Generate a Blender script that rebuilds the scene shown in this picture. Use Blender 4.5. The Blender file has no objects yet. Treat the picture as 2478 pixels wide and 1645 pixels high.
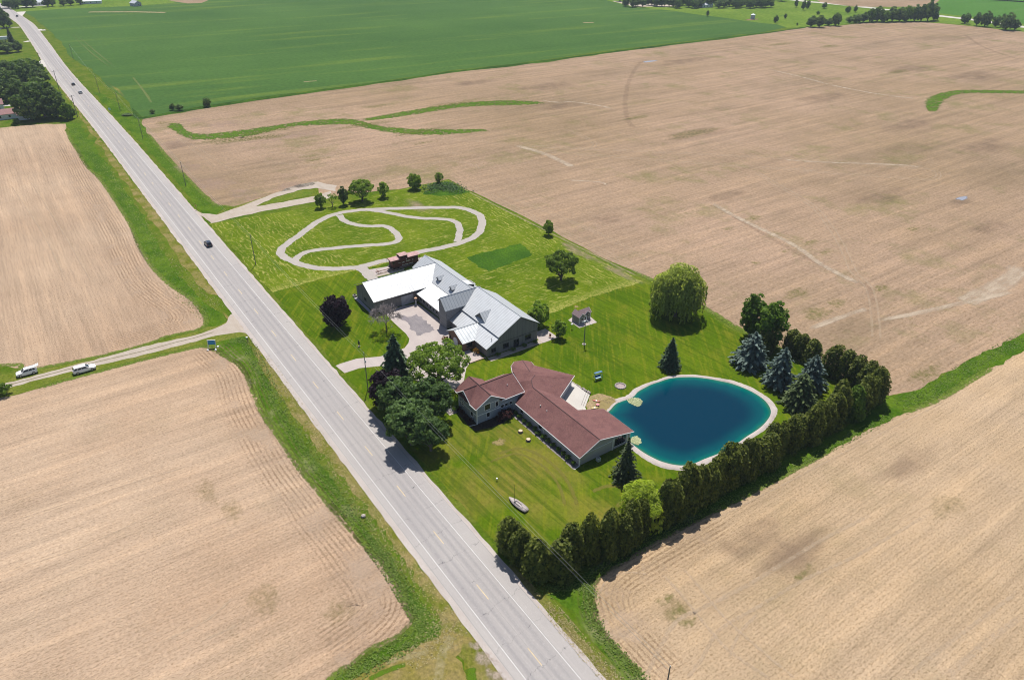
import bpy, math, random
import numpy as np
from mathutils import Vector, Matrix
from mathutils.geometry import tessellate_polygon
random.seed(7); rng = np.random.default_rng(7)
C = bpy.context.scene.collection
sc = bpy.context.scene

# ------------------------------------------------------------------ camera, sky, sun, exposure
# world: x runs along the road (towards the viewer's right), y away from the road into the property, z up
PW, PH = 2478.0, 1645.0
FOC, PITCH, ROLL, CAMH = 1756.77, 0.53752, -0.0052210, 101.366
YAW = math.radians(180 - 124.7719)
def _cam_axes():
    cp, sp, cr, sr = math.cos(PITCH), math.sin(PITCH), math.cos(ROLL), math.sin(ROLL)
    f = np.array([0, cp, -sp]); d = np.array([0, -sp, -cp]); x = np.array([1., 0, 0])
    R = np.array([cr*x + sr*d, -sr*x + cr*d, f])
    Z = np.array([[math.cos(YAW), -math.sin(YAW), 0], [math.sin(YAW), math.cos(YAW), 0], [0, 0, 1]])
    return R @ Z.T
AX = _cam_axes()
cam = bpy.data.cameras.new('camera'); co = bpy.data.objects.new('camera', cam); C.objects.link(co)
m = Matrix.Identity(4)
for i in range(3):
    m[i][0], m[i][1], m[i][2] = AX[0][i], -AX[1][i], -AX[2][i]
m.translation = (0, 0, CAMH)
co.matrix_world = m
cam.sensor_width = 36; cam.lens = FOC / PW * 36; cam.clip_start = 1; cam.clip_end = 9000
sc.camera = co

SUN_EL, SUN_AZ = math.radians(63), math.radians(145.2)      # direction the sun stands in, from +x towards +y
wd = bpy.data.worlds.new('World'); sc.world = wd; wd.use_nodes = True
nt = wd.node_tree; bg = nt.nodes['Background']; sky = nt.nodes.new('ShaderNodeTexSky')
sky.sky_type = 'NISHITA'; sky.sun_disc = False; sky.sun_elevation = SUN_EL
sky.sun_rotation = math.radians(90) - SUN_AZ
nt.links.new(sky.outputs[0], bg.inputs[0]); bg.inputs[1].default_value = 0.075
sl = bpy.data.lights.new('sun', 'SUN'); sl.energy = 4.6; sl.angle = math.radians(0.55); sl.color = (1, 0.955, 0.88)
so = bpy.data.objects.new('sun', sl); C.objects.link(so)
sd = Vector((math.cos(SUN_EL)*math.cos(SUN_AZ), math.cos(SUN_EL)*math.sin(SUN_AZ), math.sin(SUN_EL)))
so.rotation_euler = sd.to_track_quat('Z', 'Y').to_euler(); so.location = sd * 400
sc.view_settings.view_transform = 'Standard'; sc.view_settings.look = 'None'
sc.view_settings.gamma = 1; sc.view_settings.exposure = 0.5
sc.cycles.use_denoising = True; sc.cycles.filter_width = 1.05
sc.cycles.max_bounces = 6; sc.cycles.diffuse_bounces = 3; sc.cycles.glossy_bounces = 3
sc.cycles.transmission_bounces = 4; sc.cycles.transparent_max_bounces = 10; sc.cycles.volume_bounces = 0

# ------------------------------------------------------------------ helpers
def at(u, v, z=0.0):
    "survey: the place on level z that was sighted at photo point (u, v)"
    d = ((u - PW/2)/FOC)*AX[0] + ((v - PH/2)/FOC)*AX[1] + AX[2]
    t = (z - CAMH) / d[2]
    return (d[0]*t, d[1]*t)
def S(r, g, b, k=1.75):
    "albedo of a sunlit surface that is sRGB (r, g, b) at this exposure"
    f = lambda c: (c/12.92 if c <= 0.04045 else ((c+0.055)/1.055)**2.4)
    return tuple(min(0.9, f(c/255)/k) for c in (r, g, b)) + (1,)

class Mat:
    def __init__(s, name, rough=0.95, spec=0.0):
        s.m = bpy.data.materials.new(name); s.m.use_nodes = True; s.t = s.m.node_tree
        s.b = s.t.nodes['Principled BSDF']; s.b.inputs['Roughness'].default_value = rough
        s.b.inputs['Specular IOR Level'].default_value = spec
        s._p = None
    def n(s, typ, out=0, ins=None, **props):
        nd = s.t.nodes.new(typ)
        for k, v in props.items(): setattr(nd, k, v)
        for k, v in (ins or {}).items(): s.set(nd.inputs[k], v)
        return nd.outputs[out]
    def set(s, inp, v):
        if isinstance(v, bpy.types.NodeSocket): s.t.links.new(v, inp)
        else: inp.default_value = v
    def pos(s):
        if s._p is None: s._p = s.n('ShaderNodeNewGeometry', 'Position')
        return s._p
    def vec(s, rot=0, sc=(1, 1, 1), src=None):
        a = s.n('ShaderNodeVectorRotate', ins={0: src or s.pos(), 'Angle': rot}, rotation_type='Z_AXIS') if rot else (src or s.pos())
        return s.n('ShaderNodeVectorMath', ins={0: a, 1: sc}, operation='MULTIPLY')
    def noise(s, scale, detail=4, rough=.55, vec=None, dist=0):
        return s.n('ShaderNodeTexNoise', 0, {'Vector': vec or s.pos(), 'Scale': scale, 'Detail': detail, 'Roughness': rough, 'Distortion': dist})
    def mr(s, f, a, b, c=0.0, d=1.0, smooth=False):
        return s.n('ShaderNodeMapRange', 0, {0: f, 1: a, 2: b, 3: c, 4: d}, interpolation_type='SMOOTHSTEP' if smooth else 'LINEAR')
    def math(s, op, a, b=0.0, c=0.0): return s.n('ShaderNodeMath', 0, {0: a, 1: b, 2: c}, operation=op)
    def mix(s, f, a, b, mode='MIX'):
        nd = s.t.nodes.new('ShaderNodeMix'); nd.data_type = 'RGBA'; nd.blend_type = mode
        s.set(nd.inputs[0], f); s.set(nd.inputs[6], a); s.set(nd.inputs[7], b); return nd.outputs[2]
    def attr(s, name): return s.n('ShaderNodeAttribute', 2, attribute_name=name)
    def color(s, c): s.set(s.b.inputs['Base Color'], c); return s
    def bump(s, h, st=.5, dist=.1):
        s.set(s.b.inputs['Normal'], s.n('ShaderNodeBump', 0, {'Strength': st, 'Distance': dist, 'Height': h})); return s
    def alpha(s, a): s.set(s.b.inputs['Alpha'], a); return s
    def sep(s, v, i): return s.n('ShaderNodeSeparateXYZ', i, {0: v})

def plain(name, col, rough=.7, metal=0.0, spec=.4, var=.12, scale=3.0):
    m = Mat(name, rough, spec)
    f = m.noise(scale, 3)
    lo = tuple(c*(1-var) for c in col[:3])+(1,); hi = tuple(min(.95, c*(1+var)) for c in col[:3])+(1,)
    m.color(m.mix(m.mr(f, .3, .7), lo, hi)); m.b.inputs['Metallic'].default_value = metal
    return m.m

class MB:
    "collects faces; build() links them as one mesh object"
    def __init__(s): s.v = []; s.f = []; s.mi = []
    def face(s, pts, mi=0):
        k = len(s.v); s.v += [tuple(p) for p in pts]; s.f.append(tuple(range(k, k+len(pts)))); s.mi.append(mi); return s
    def mesh(s, vs, fs, mi=0):
        k = len(s.v); s.v += [tuple(p) for p in vs]
        for f in fs: s.f.append(tuple(k+i for i in f)); s.mi.append(mi)
        return s
    def box(s, x0, x1, y0, y1, z0, z1, mi=0):
        return s.mesh([(x0,y0,z0),(x1,y0,z0),(x1,y1,z0),(x0,y1,z0),(x0,y0,z1),(x1,y0,z1),(x1,y1,z1),(x0,y1,z1)],
            [(3,2,1,0),(4,5,6,7),(0,1,5,4),(1,2,6,5),(2,3,7,6),(3,0,4,7)], mi)
    def prism(s, poly, d, mi=0):
        "poly: list of 3d points; extruded by vector d"
        n = len(poly); a = [Vector(p) for p in poly]; b = [p+Vector(d) for p in a]
        nrm = Vector((0,0,0))
        for i in range(n): nrm += a[i].cross(a[(i+1)%n])
        if nrm.dot(Vector(d)) > 0: a.reverse(); b.reverse()
        s.mesh(a+b, [tuple(range(n)), tuple(range(2*n-1, n-1, -1))] + [(i, n+i, n+(i+1)%n, (i+1)%n) for i in range(n)][:], mi); return s
    def slab(s, poly, t=.18, mi=0): return s.prism(poly, (0,0,-t), mi)
    def tube(s, pts, rad, n=6, mi=0, cap=True):
        pts = [Vector(p) for p in pts]; rad = rad if hasattr(rad, '__len__') else [rad]*len(pts)
        k = len(s.v); up = Vector((0,0,1))
        for i, p in enumerate(pts):
            t = (pts[min(i+1, len(pts)-1)] - pts[max(i-1, 0)]).normalized()
            a = t.cross(up if abs(t.z) < .95 else Vector((1,0,0))).normalized(); b = t.cross(a)
            for j in range(n):
                w = 2*math.pi*j/n; s.v.append(tuple(p + (a*math.cos(w)+b*math.sin(w))*rad[i]))
        for i in range(len(pts)-1):
            for j in range(n):
                s.f.append((k+i*n+j, k+i*n+(j+1)%n, k+(i+1)*n+(j+1)%n, k+(i+1)*n+j)); s.mi.append(mi)
        if cap:
            s.f.append(tuple(k+j for j in range(n))); s.mi.append(mi)
            s.f.append(tuple(k+(len(pts)-1)*n+j for j in reversed(range(n)))); s.mi.append(mi)
        return s
    def lathe(s, prof, c=(0,0,0), n=12, mi=0, axis='z'):
        k = len(s.v)
        for r, z in prof:
            for j in range(n):
                w = 2*math.pi*j/n; p = (r*math.cos(w), r*math.sin(w), z)
                if axis == 'y': p = (p[0], p[2], p[1])
                if axis == 'x': p = (p[2], p[0], p[1])
                s.v.append((c[0]+p[0], c[1]+p[1], c[2]+p[2]))
        for i in range(len(prof)-1):
            for j in range(n):
                s.f.append((k+i*n+j, k+i*n+(j+1)%n, k+(i+1)*n+(j+1)%n, k+(i+1)*n+j)); s.mi.append(mi)
        s.f.append(tuple(k+j for j in reversed(range(n)))); s.mi.append(mi)
        s.f.append(tuple(k+(len(prof)-1)*n+j for j in range(n))); s.mi.append(mi)
        return s
    def data(s, name, mats, smooth=False):
        me = bpy.data.meshes.new(name); me.from_pydata(s.v, [], s.f)
        for m in (mats if isinstance(mats, (list, tuple)) else [mats]): me.materials.append(m)
        if any(s.mi): me.polygons.foreach_set('material_index', s.mi)
        if smooth: me.polygons.foreach_set('use_smooth', [True]*len(s.f))
        me.update(); return me
    def build(s, name, mats, parent=None, smooth=False, bevel=0):
        o = bpy.data.objects.new(name, s.data(name, mats, smooth)); C.objects.link(o)
        if parent: o.parent = parent
        if bevel:
            b = o.modifiers.new('bevel', 'BEVEL'); b.width = bevel; b.segments = 2; b.limit_method = 'ANGLE'
        return o
def tag(o, label=None, cat=None, group=None, kind=None):
    if label: o['label'] = label
    if cat: o['category'] = cat
    if group: o['group'] = group
    if kind: o['kind'] = kind
    return o
def thing(name, label, cat, loc=(0,0,0), rz=0, group=None):
    o = bpy.data.objects.new(name, None); C.objects.link(o); o.location = loc; o.rotation_euler = (0,0,rz); o.empty_display_size = .5
    return tag(o, label, cat, group)
def dup(root, loc, rz, label, group=None, scale=None):
    r = root.copy(); C.objects.link(r); r.location = loc; r.rotation_euler = (0,0,rz)
    if scale: r.scale = scale
    r['label'] = label
    if group: r['group'] = group
    for ch in list(root.children):
        c = ch.copy(); C.objects.link(c); c.parent = r
        for g_ in ch.children:
            d = g_.copy(); C.objects.link(d); d.parent = c
    return r

def sheet(name, poly, z, mat, jit=0.0, step=0.0, kind='structure', label=None, hold=None):
    "flat ground sheet from a world polygon; its outline may be roughened"
    P = [np.array(p[:2], float) for p in poly]; out = []
    for i in range(len(P)):
        a, b = P[i], P[(i+1) % len(P)]; L = np.linalg.norm(b-a)
        dist = math.hypot(*((a+b)/2)); st = step*max(1, dist/150)
        k = max(1, int(L/st)) if step else 1
        nrm = np.array([-(b-a)[1], (b-a)[0]])/max(L, 1e-6)
        for j in range(k):
            p = a+(b-a)*j/k
            if jit and (j or hold is None): p = p + nrm*rng.normal(0, jit*max(1, dist/200))
            out.append((p[0], p[1], 0))
    tri = tessellate_polygon([[Vector(p) for p in out]])
    me = bpy.data.meshes.new(name)
    vs = [(p[0], p[1], z) for p in out]; fs = []
    for t in tri:
        a, b, c = (Vector(vs[i]) for i in t)
        fs.append(tuple(t) if (b-a).cross(c-a).z > 0 else tuple(reversed(t)))
    me.from_pydata(vs, [], fs); me.materials.append(mat); me.update()
    o = bpy.data.objects.new(name, me); C.objects.link(o)
    if kind: o['kind'] = kind
    return o
def smooth_line(pts, sub=6):
    P = [np.array(p[:2], float) for p in pts]; out = []
    for i in range(len(P)-1):
        p0, p1, p2, p3 = P[max(i-1,0)], P[i], P[i+1], P[min(i+2, len(P)-1)]
        for j in range(sub):
            t = j/sub
            out.append(.5*((2*p1)+(-p0+p2)*t+(2*p0-5*p1+4*p2-p3)*t*t+(-p0+3*p1-3*p2+p3)*t**3))
    out.append(P[-1]); return out
def strips(name, lines, z, mat, kind='structure', ends=True):
    "soft-edged bands on the ground: lines = [(points, width)], attribute a = 1 in the middle of the band"
    vs, fs, av, dv = [], [], [], []
    for pts, w in lines:
        P = [np.array(p[:2], float) for p in pts]; k = len(vs); n = len(P); dist = 0
        for i in range(n):
            t = P[min(i+1,n-1)]-P[max(i-1,0)]; t = t/max(np.linalg.norm(t), 1e-6); nr = np.array([-t[1], t[0]])
            ww = w[i] if hasattr(w, '__len__') else w
            e = 1.0 if not ends else min(1, i/2, (n-1-i)/2) if n > 4 else 1.0
            for q_, a_ in ((-1, 0), (-.45, 1), (.45, 1), (1, 0)):
                p = P[i]+nr*ww*.5*q_; vs.append((p[0], p[1], z)); av.append(a_*e); dv.append(ww*.5*q_)
        for i in range(n-1):
            for j in range(3):
                a = k+i*4+j; fs.append((a+4, a+5, a+1, a) if False else (a, a+4, a+5, a+1))
        z += .0004
    me = bpy.data.meshes.new(name); me.from_pydata(vs, [], fs); me.materials.append(mat)
    at_ = me.attributes.new('a', 'FLOAT', 'POINT'); at_.data.foreach_set('value', av); me.attributes.new('d', 'FLOAT', 'POINT').data.foreach_set('value', dv); me.update()
    o = bpy.data.objects.new(name, me); C.objects.link(o); o['kind'] = kind; return o
def patches(name, items, z, mat, kind='structure'):
    "soft-edged round or oval ground patches: items = [(x, y, rx, ry, rot)]"
    vs, fs, av = [], [], []
    for (x, y, rx, ry, rot) in items:
        k = len(vs); vs.append((x, y, z)); av.append(1.0); n = 24
        for r_, a_ in ((.5, .8), (1, 0)):
            for j in range(n):
                w = 2*math.pi*j/n; rr = r_*(1+.12*math.sin(3*w+x)+.08*math.sin(5*w+y))
                dx, dy = rr*rx*math.cos(w), rr*ry*math.sin(w)
                vs.append((x+dx*math.cos(rot)-dy*math.sin(rot), y+dx*math.sin(rot)+dy*math.cos(rot), z)); av.append(a_)
        for j in range(n):
            fs.append((k, k+1+j, k+1+(j+1)%n)); fs.append((k+1+j, k+1+n+j, k+1+n+(j+1)%n, k+1+(j+1)%n))
        z += .0004
    me = bpy.data.meshes.new(name); me.from_pydata(vs, [], fs); me.materials.append(mat)
    at_ = me.attributes.new('a', 'FLOAT', 'POINT'); at_.data.foreach_set('value', av); me.update()
    o = bpy.data.objects.new(name, me); C.objects.link(o); o['kind'] = kind; return o
def band(name, upper, lower, z, mat, n=60, grow=.12, kind='structure'):
    "ragged strip of growth between two surveyed edges"
    def rs(P):
        P = np.array(P, float)[:, :2]; L = np.r_[0, np.cumsum(np.linalg.norm(np.diff(P, axis=0), axis=1))]; t = np.linspace(0, L[-1], n)
        return np.stack([np.interp(t, L, P[:,0]), np.interp(t, L, P[:,1])], 1)
    U, W = rs(smooth_line(upper, 4)), rs(smooth_line(lower, 4)); vs, fs, av = [], [], []
    for i in range(n):
        d = U[i]-W[i]; e = min(1, i/1.5, (n-1-i)/4)
        for q_, a_ in ((-grow, 0), (.16, 1), (.84, 1), (1+grow, 0)): p = W[i]+d*q_; vs.append((p[0], p[1], z)); av.append(a_*e)
    for i in range(n-1):
        for j in range(3): a = i*4+j; fs.append((a, a+4, a+5, a+1))
    me = bpy.data.meshes.new(name); me.from_pydata(vs, [], fs); me.materials.append(mat)
    me.attributes.new('a', 'FLOAT', 'POINT').data.foreach_set('value', av); me.update()
    o = bpy.data.objects.new(name, me); C.objects.link(o); o['kind'] = kind; return o
def line_px(pts, o=(0,0), s=1.0, sub=6): return smooth_line([at(o[0]+x/s, o[1]+y/s) for x, y in pts], sub)
def poly_px(pts, o=(0,0), s=1.0): return [at(o[0]+x/s, o[1]+y/s) for x, y in pts]
def quads(name, V, tint, mat):
    "many small faces (n, 4, 3) as one mesh, with a tint per face"
    N = len(V); me = bpy.data.meshes.new(name)
    me.vertices.add(4*N); me.vertices.foreach_set('co', np.asarray(V, np.float32).ravel())
    me.loops.add(4*N); me.loops.foreach_set('vertex_index', np.arange(4*N, dtype=np.int32))
    me.polygons.add(N); me.polygons.foreach_set('loop_start', np.arange(0, 4*N, 4, dtype=np.int32))
    me.materials.append(mat)
    a = me.attributes.new('tint', 'FLOAT', 'FACE'); a.data.foreach_set('value', np.asarray(tint, np.float32))
    me.update(calc_edges=True); me.validate(); return me
# ------------------------------------------------------------------ ground materials
def grass_mat(name, c0, c1, c2, patch=.06, fine=1.6, dry=.5, bump=.35):
    m = Mat(name)
    a = m.noise(patch, 5, .6); b = m.noise(fine, 5, .7); d = m.noise(.28, 4, .6)
    c = m.mix(m.mr(a, .38, .62), c0, c1)
    c = m.mix(m.math('MULTIPLY', m.mr(d, .45, .75), dry), c, c2)
    c = m.mix(m.mr(b, .3, .75, .0, .8), m.mix(1.0, c, (.5, .54, .48, 1), 'MULTIPLY'), m.mix(1.0, c, (1.4, 1.35, 1.3, 1), 'MULTIPLY'))
    m.color(c).bump(b, bump, .25); return m
def lawn_mat():
    m = Mat('lawn_grass')
    pos = m.pos(); a = m.noise(.05, 5, .6); b = m.noise(1.5, 5, .7); d = m.noise(.16, 4, .65)
    st = m.noise(1, 4, .6, m.vec(math.radians(38), (.06, .9, 1))); st2 = m.noise(1, 4, .6, m.vec(math.radians(-4), (.05, .8, 1)))
    c = m.mix(m.mr(a, .35, .65), S(84, 116, 18), S(112, 136, 26))
    c = m.mix(m.mr(d, .5, .72, 0, .75), c, S(136, 138, 44))
    x = m.sep(pos, 0); y = m.sep(pos, 1)
    front = m.math('MULTIPLY', m.mr(x, -122, -108, 0, 1, True), m.mr(y, 84, 74, 0, 1, True))
    c = m.mix(m.math('MULTIPLY', front, m.mr(m.noise(.09, 4, .6), .38, .6, 0, .85)), c, S(150, 140, 66))
    c = m.mix(m.mr(st, .5, .62, 0, .5), c, S(146, 150, 44)); c = m.mix(m.mr(st2, .48, .6, 0, .55), c, S(72, 104, 16))
    c = m.mix(m.mr(b, .3, .75, 0, .8), m.mix(1.0, c, (.68, .7, .66, 1), 'MULTIPLY'), m.mix(1.0, c, (1.22, 1.2, 1.15, 1), 'MULTIPLY'))
    m.color(c).bump(b, .3, .2); return m.m
def hay_mat():
    m = Mat('mown_hay')
    pos = m.pos(); b = m.noise(1.3, 5, .7); a = m.noise(.06, 5, .6)
    c = m.mix(m.mr(a, .35, .65), S(94, 122, 22), S(124, 144, 34))
    y = m.sep(pos, 1); x = m.sep(pos, 0)
    def rows(rot, freq, thr, brk):
        v = m.vec(rot); wob = m.noise(.12, 4, .6)
        yy = m.math('ADD', m.sep(v, 1), m.math('MULTIPLY', wob, 7.0))
        w = m.math('SINE', m.math('MULTIPLY', yy, freq))
        br = m.noise(1, 5, .75, m.vec(rot, (.14, 1.1, 1)))
        return m.math('MULTIPLY', m.mr(w, thr, thr+.35), m.mr(br, brk, brk+.14))
    along = rows(0, 4.3, .3, .47); across = rows(math.radians(90), 3.9, .25, .5)
    side = m.math('MAXIMUM', m.mr(y, 86, 78), m.mr(y, 134, 140))
    f = m.math('ADD', m.math('MULTIPLY', along, side), m.math('MULTIPLY', across, m.math('SUBTRACT', 1.0, side)))
    f = m.math('MAXIMUM', f, m.mr(m.noise(1, 5, .7, m.vec(math.radians(60), (.7, .22, 1))), .56, .66, 0, .7))
    edge = m.math('MAXIMUM', m.math('MULTIPLY', m.mr(x, -208.5, -204.2), m.mr(y, 100, 90)), m.math('MULTIPLY', m.mr(x, -151, -146.3), m.mr(y, 100, 104)))
    f = m.math('MAXIMUM', f, m.math('MULTIPLY', edge, m.mr(m.noise(1.2, 5, .7), .42, .56)))
    c = m.mix(m.math('MULTIPLY', f, .7), c, S(214, 204, 124))
    c = m.mix(m.mr(b, .3, .75, 0, .8), m.mix(1.0, c, (.7, .72, .68, 1), 'MULTIPLY'), m.mix(1.0, c, (1.2, 1.18, 1.15, 1), 'MULTIPLY'))
    m.color(c).bump(b, .35, .2); return m.m
def stubble_mat(name, c0, c1, rowdir, period=.78, green=.0, streak=.5, contrast=.75, patch=.012, speck_s=3.2):
    m = Mat(name)
    big = m.noise(patch, 7, .62); mid = m.noise(.06, 6, .7)
    fine = m.noise(speck_s*.45, 6, .85); speck = m.noise(speck_s, 4, .8, m.vec(rowdir, (.55, 1.2, 1)))
    st = m.noise(1, 6, .68, m.vec(rowdir, (.013, .26, 1))); st2 = m.noise(1, 5, .75, m.vec(rowdir, (.11, 1.7, 1)))
    v = m.vec(rowdir); yy = m.math('ADD', m.sep(v, 1), m.math('MULTIPLY', m.noise(.05, 2), 1.2))
    w = m.math('SINE', m.math('MULTIPLY', yy, 2*math.pi/period))
    c = m.mix(m.mr(big, .36, .64), c0, c1)
    c = m.mix(m.mr(mid, .34, .7, 0, .6), c, m.mix(1.0, c, (.80, .81, .83, 1), 'MULTIPLY'))
    c = m.mix(m.mr(st, .5, .62, 0, streak), c, m.mix(1.0, c, (1.2, 1.18, 1.15, 1), 'MULTIPLY'))
    c = m.mix(m.mr(st, .47, .36, 0, streak), c, m.mix(1.0, c, (.82, .82, .82, 1), 'MULTIPLY'))
    c = m.mix(m.mr(st2, .47, .62, 0, .55), c, m.mix(1.0, c, (.78, .77, .76, 1), 'MULTIPLY'))
    if green:
        c = m.mix(m.mr(m.noise(.03, 7, .75), .53, .70, 0, green), c, S(136, 134, 82))
        c = m.mix(m.mr(m.noise(.012, 6, .7, m.vec(rowdir, (.6, 1.5, 1))), .52, .66, 0, green*1.2), c, m.mix(1.0, c, (.80, .82, .82, 1), 'MULTIPLY'))
    dark = m.mix(1.0, c, (.46, .42, .36, 1), 'MULTIPLY')
    f = m.math('MULTIPLY', m.mr(speck, .47, .60), m.mr(w, -.6, .6, .55, 1))
    c = m.mix(m.math('MULTIPLY', f, contrast), c, dark)
    c = m.mix(m.mr(fine, .50, .62, 0, .75), c, m.mix(1.0, c, (1.3, 1.27, 1.24, 1), 'MULTIPLY'))
    m.color(c).bump(fine, .35, .15); return m.m
def crop_mat(name, c0, c1, c2):
    m = Mat(name)
    a = m.noise(.006, 5, .6); b = m.noise(.35, 5, .75)
    st = m.noise(1, 5, .65, m.vec(math.radians(-86), (.004, .045, 1)))
    c = m.mix(m.mr(a, .35, .65), c0, c1); c = m.mix(m.mr(st, .54, .68, 0, .7), c, c2)
    c = m.mix(m.mr(st, .44, .3, 0, .5), c, m.mix(1.0, c, (.75, .8, .8, 1), 'MULTIPLY'))
    c = m.mix(m.mr(b, .3, .75, 0, .8), m.mix(1.0, c, (.7, .7, .7, 1), 'MULTIPLY'), m.mix(1.0, c, (1.2, 1.2, 1.2, 1), 'MULTIPLY'))
    m.color(c).bump(b, .4, .6); return m.m
def soft(name, col, col2=None, sc_=.6, lo=.25, hi=.75, strength=1.0, stretch=None):
    "stain, track or sparse growth with a soft broken edge"
    m = Mat(name); a = m.attr('a')
    v = m.vec(stretch[0], stretch[1]) if stretch else None
    n_ = m.noise(sc_, 5, .7, v)
    f = m.math('MULTIPLY', m.mr(m.math('ADD', a, m.math('MULTIPLY', m.math('SUBTRACT', n_, .5), 2.2)), lo, hi, 0, 1, True), m.mr(a, 0, .15))
    m.alpha(m.math('MULTIPLY', f, strength))
    m.color(m.mix(m.noise(2.2, 4, .7), col, col2 or col)); return m.m
def gravel_mat(name, c0, c1, c2, rut=False):
    m = Mat(name); f = m.noise(3.5, 6, .8); b = m.noise(.25, 4, .6); g2 = m.noise(1, 4, .6, m.vec(0, (.05, .8, 1)))
    c = m.mix(m.mr(b, .35, .65), c0, c1); c = m.mix(m.mr(f, .42, .7, 0, .65), c, c2); c = m.mix(m.mr(g2, .5, .7, 0, .35), c, c2)
    m.color(c).bump(f, .3, .08); return m.m
def asphalt_mat():
    m = Mat('old_asphalt', .85); pos = m.pos(); y = m.sep(pos, 1)
    f = m.noise(2.5, 6, .8); st = m.noise(1, 4, .6, m.vec(0, (.02, 1.3, 1))); pt = m.noise(.05, 4, .6)
    c = m.mix(m.mr(pt, .35, .65), S(190, 184, 182), S(200, 194, 190))
    # worn wheel paths: slightly darker bands within each lane
    def band(cen, w): return m.mr(m.math('ABSOLUTE', m.math('SUBTRACT', y, cen)), w, 0.0, 0, 1, True)
    wp = m.math('ADD', m.math('ADD', band(42.2, .75), band(43.8, .6)), m.math('ADD', band(45.6, .6), band(47.1, .75)))
    c = m.mix(m.math('MULTIPLY', wp, .75), c, S(168, 164, 165))
    c = m.mix(m.math('MULTIPLY', m.mr(m.math('ABSOLUTE', m.math('SUBTRACT', y, 44.64)), 3.6, 3.4), .35), c, S(176, 171, 171))
    c = m.mix(m.mr(st, .5, .7, 0, .45), c, S(208, 202, 197)); c = m.mix(m.mr(f, .5, .75, 0, .5), c, S(222, 218, 215))
    # tar-dark transverse cracks
    wob = m.math('MULTIPLY', m.math('SUBTRACT', m.noise(.45, 4, .7), .5), 3.2)
    xx = m.math('ADD', m.math('ADD', m.sep(pos, 0), wob), m.math('MULTIPLY', y, .12))
    fr = m.math('ABSOLUTE', m.math('SUBTRACT', m.math('FRACT', m.math('DIVIDE', xx, 6.7)), .5))
    ck = m.math('MULTIPLY', m.mr(fr, .006, .002), m.mr(m.noise(.16, 3, .6), .44, .52))
    c = m.mix(m.math('MULTIPLY', ck, .8), c, S(92, 90, 94))
    m.color(c).bump(f, .15, .03); return m.m

M_VERGE = grass_mat('verge_grass', S(92, 124, 26), S(120, 138, 44), S(156, 150, 84), .09, 1.4, .5).m
M_DRY = grass_mat('dry_verge_grass', S(128, 134, 48), S(176, 158, 108), S(104, 128, 26), .2, 1.8, .6).m
M_DITCH = grass_mat('ditch_grass', S(84, 122, 28), S(114, 144, 42), S(68, 104, 30), .12, 1.2, .6, .8).m
M_MEADOW = grass_mat('meadow_grass', S(110, 144, 50), S(132, 160, 62), S(152, 168, 74), .02, .3, .5).m
M_TALL = grass_mat('tall_grass', S(74, 114, 38), S(98, 138, 40), S(62, 102, 40), .14, 1.6, .7, .9).m
M_LAWN = lawn_mat(); M_HAY = hay_mat()
AX90 = math.radians(90)
M_FIELD_A = stubble_mat('stubble_along', S(216, 190, 164), S(200, 172, 146), 0.0, 1.1, 0, .8, .7)
M_FIELD_B = stubble_mat('stubble_across', S(220, 194, 168), S(206, 176, 148), AX90, .8, .12, .8, .72)
M_FIELD_C = stubble_mat('stubble_near', S(216, 190, 160), S(204, 176, 140), AX90, .8, .2, .8, .78)
M_FIELD_BIG = stubble_mat('stubble_far', S(196, 168, 144), S(174, 150, 122), AX90, 1.6, .65, .85, .6, .007, 1.4)
M_HEAD = stubble_mat('headland_stubble', S(212, 186, 160), S(196, 168, 140), 0.0, 1.0, 0, .5, .75)
M_CROP = crop_mat('green_crop', S(80, 116, 58), S(94, 130, 64), S(126, 150, 64))
M_GRAVEL = gravel_mat('shoulder_gravel', S(220, 210, 204), S(206, 196, 190), S(186, 172, 164))
M_DRIVE = gravel_mat('lane_gravel', S(214, 202, 190), S(202, 188, 174), S(180, 164, 146))
M_CONC = gravel_mat('pale_concrete', S(218, 206, 200), S(206, 194, 190), S(196, 182, 178))
M_PATH = gravel_mat('path_asphalt', S(206, 198, 190), S(196, 188, 182), S(186, 178, 172))
M_STONE = gravel_mat('bank_stone', S(228, 218, 212), S(210, 198, 192), S(176, 164, 158))
M_ASPH = asphalt_mat()

# ------------------------------------------------------------------ ground, fields, verges
g = MB()
for i in range(12):
    for j in range(12):
        a, b = -2600+i*4200/12, -1300+j*4200/12
        g.face([(a,b,0),(a+350,b,0),(a+350,b+350,0),(a,b+350,0)])
tag(g.build('ground', M_VERGE), kind='structure')

f_ul = [(-500,330),(0,309),(60,303),(110,300),(158,300),(168,333),(186,362),(205,395),(220,412),(241,432),(263,462),(290,502),(315,542),(331,582),(352,622),(383,662),(421,696),(462,722),(491,756),(499,776),(494,790),(468,801),(402,815),(368,829),(252,860),(95,891),(52,893),(0,884),(-500,950)]
sheet('stubble_field', poly_px(f_ul), .02, M_FIELD_A, .22, 1.6)
f_ll = [(0,962),(66,948),(147,923),(252,895),(368,865),(440,848),(486,838),(512,843),(533,854),(556,868),(578,881),(596,903),(608,930),(620,960),(640,1005),(671,1050),(704,1099),(736,1146),(770,1184),(797,1218),(836,1262),(871,1302),(900,1338),(922,1350),(953,1395),(972,1431),(984,1464),(1001,1494),(997,1513),(972,1536),(945,1552),(892,1577),(854,1611),(825,1623),(790,1655),(700,1730),(-100,1990),(-900,1500),(-600,1020)]
sheet('stubble_field', poly_px(f_ll), .02, M_FIELD_B, .2, 1.4)
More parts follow.
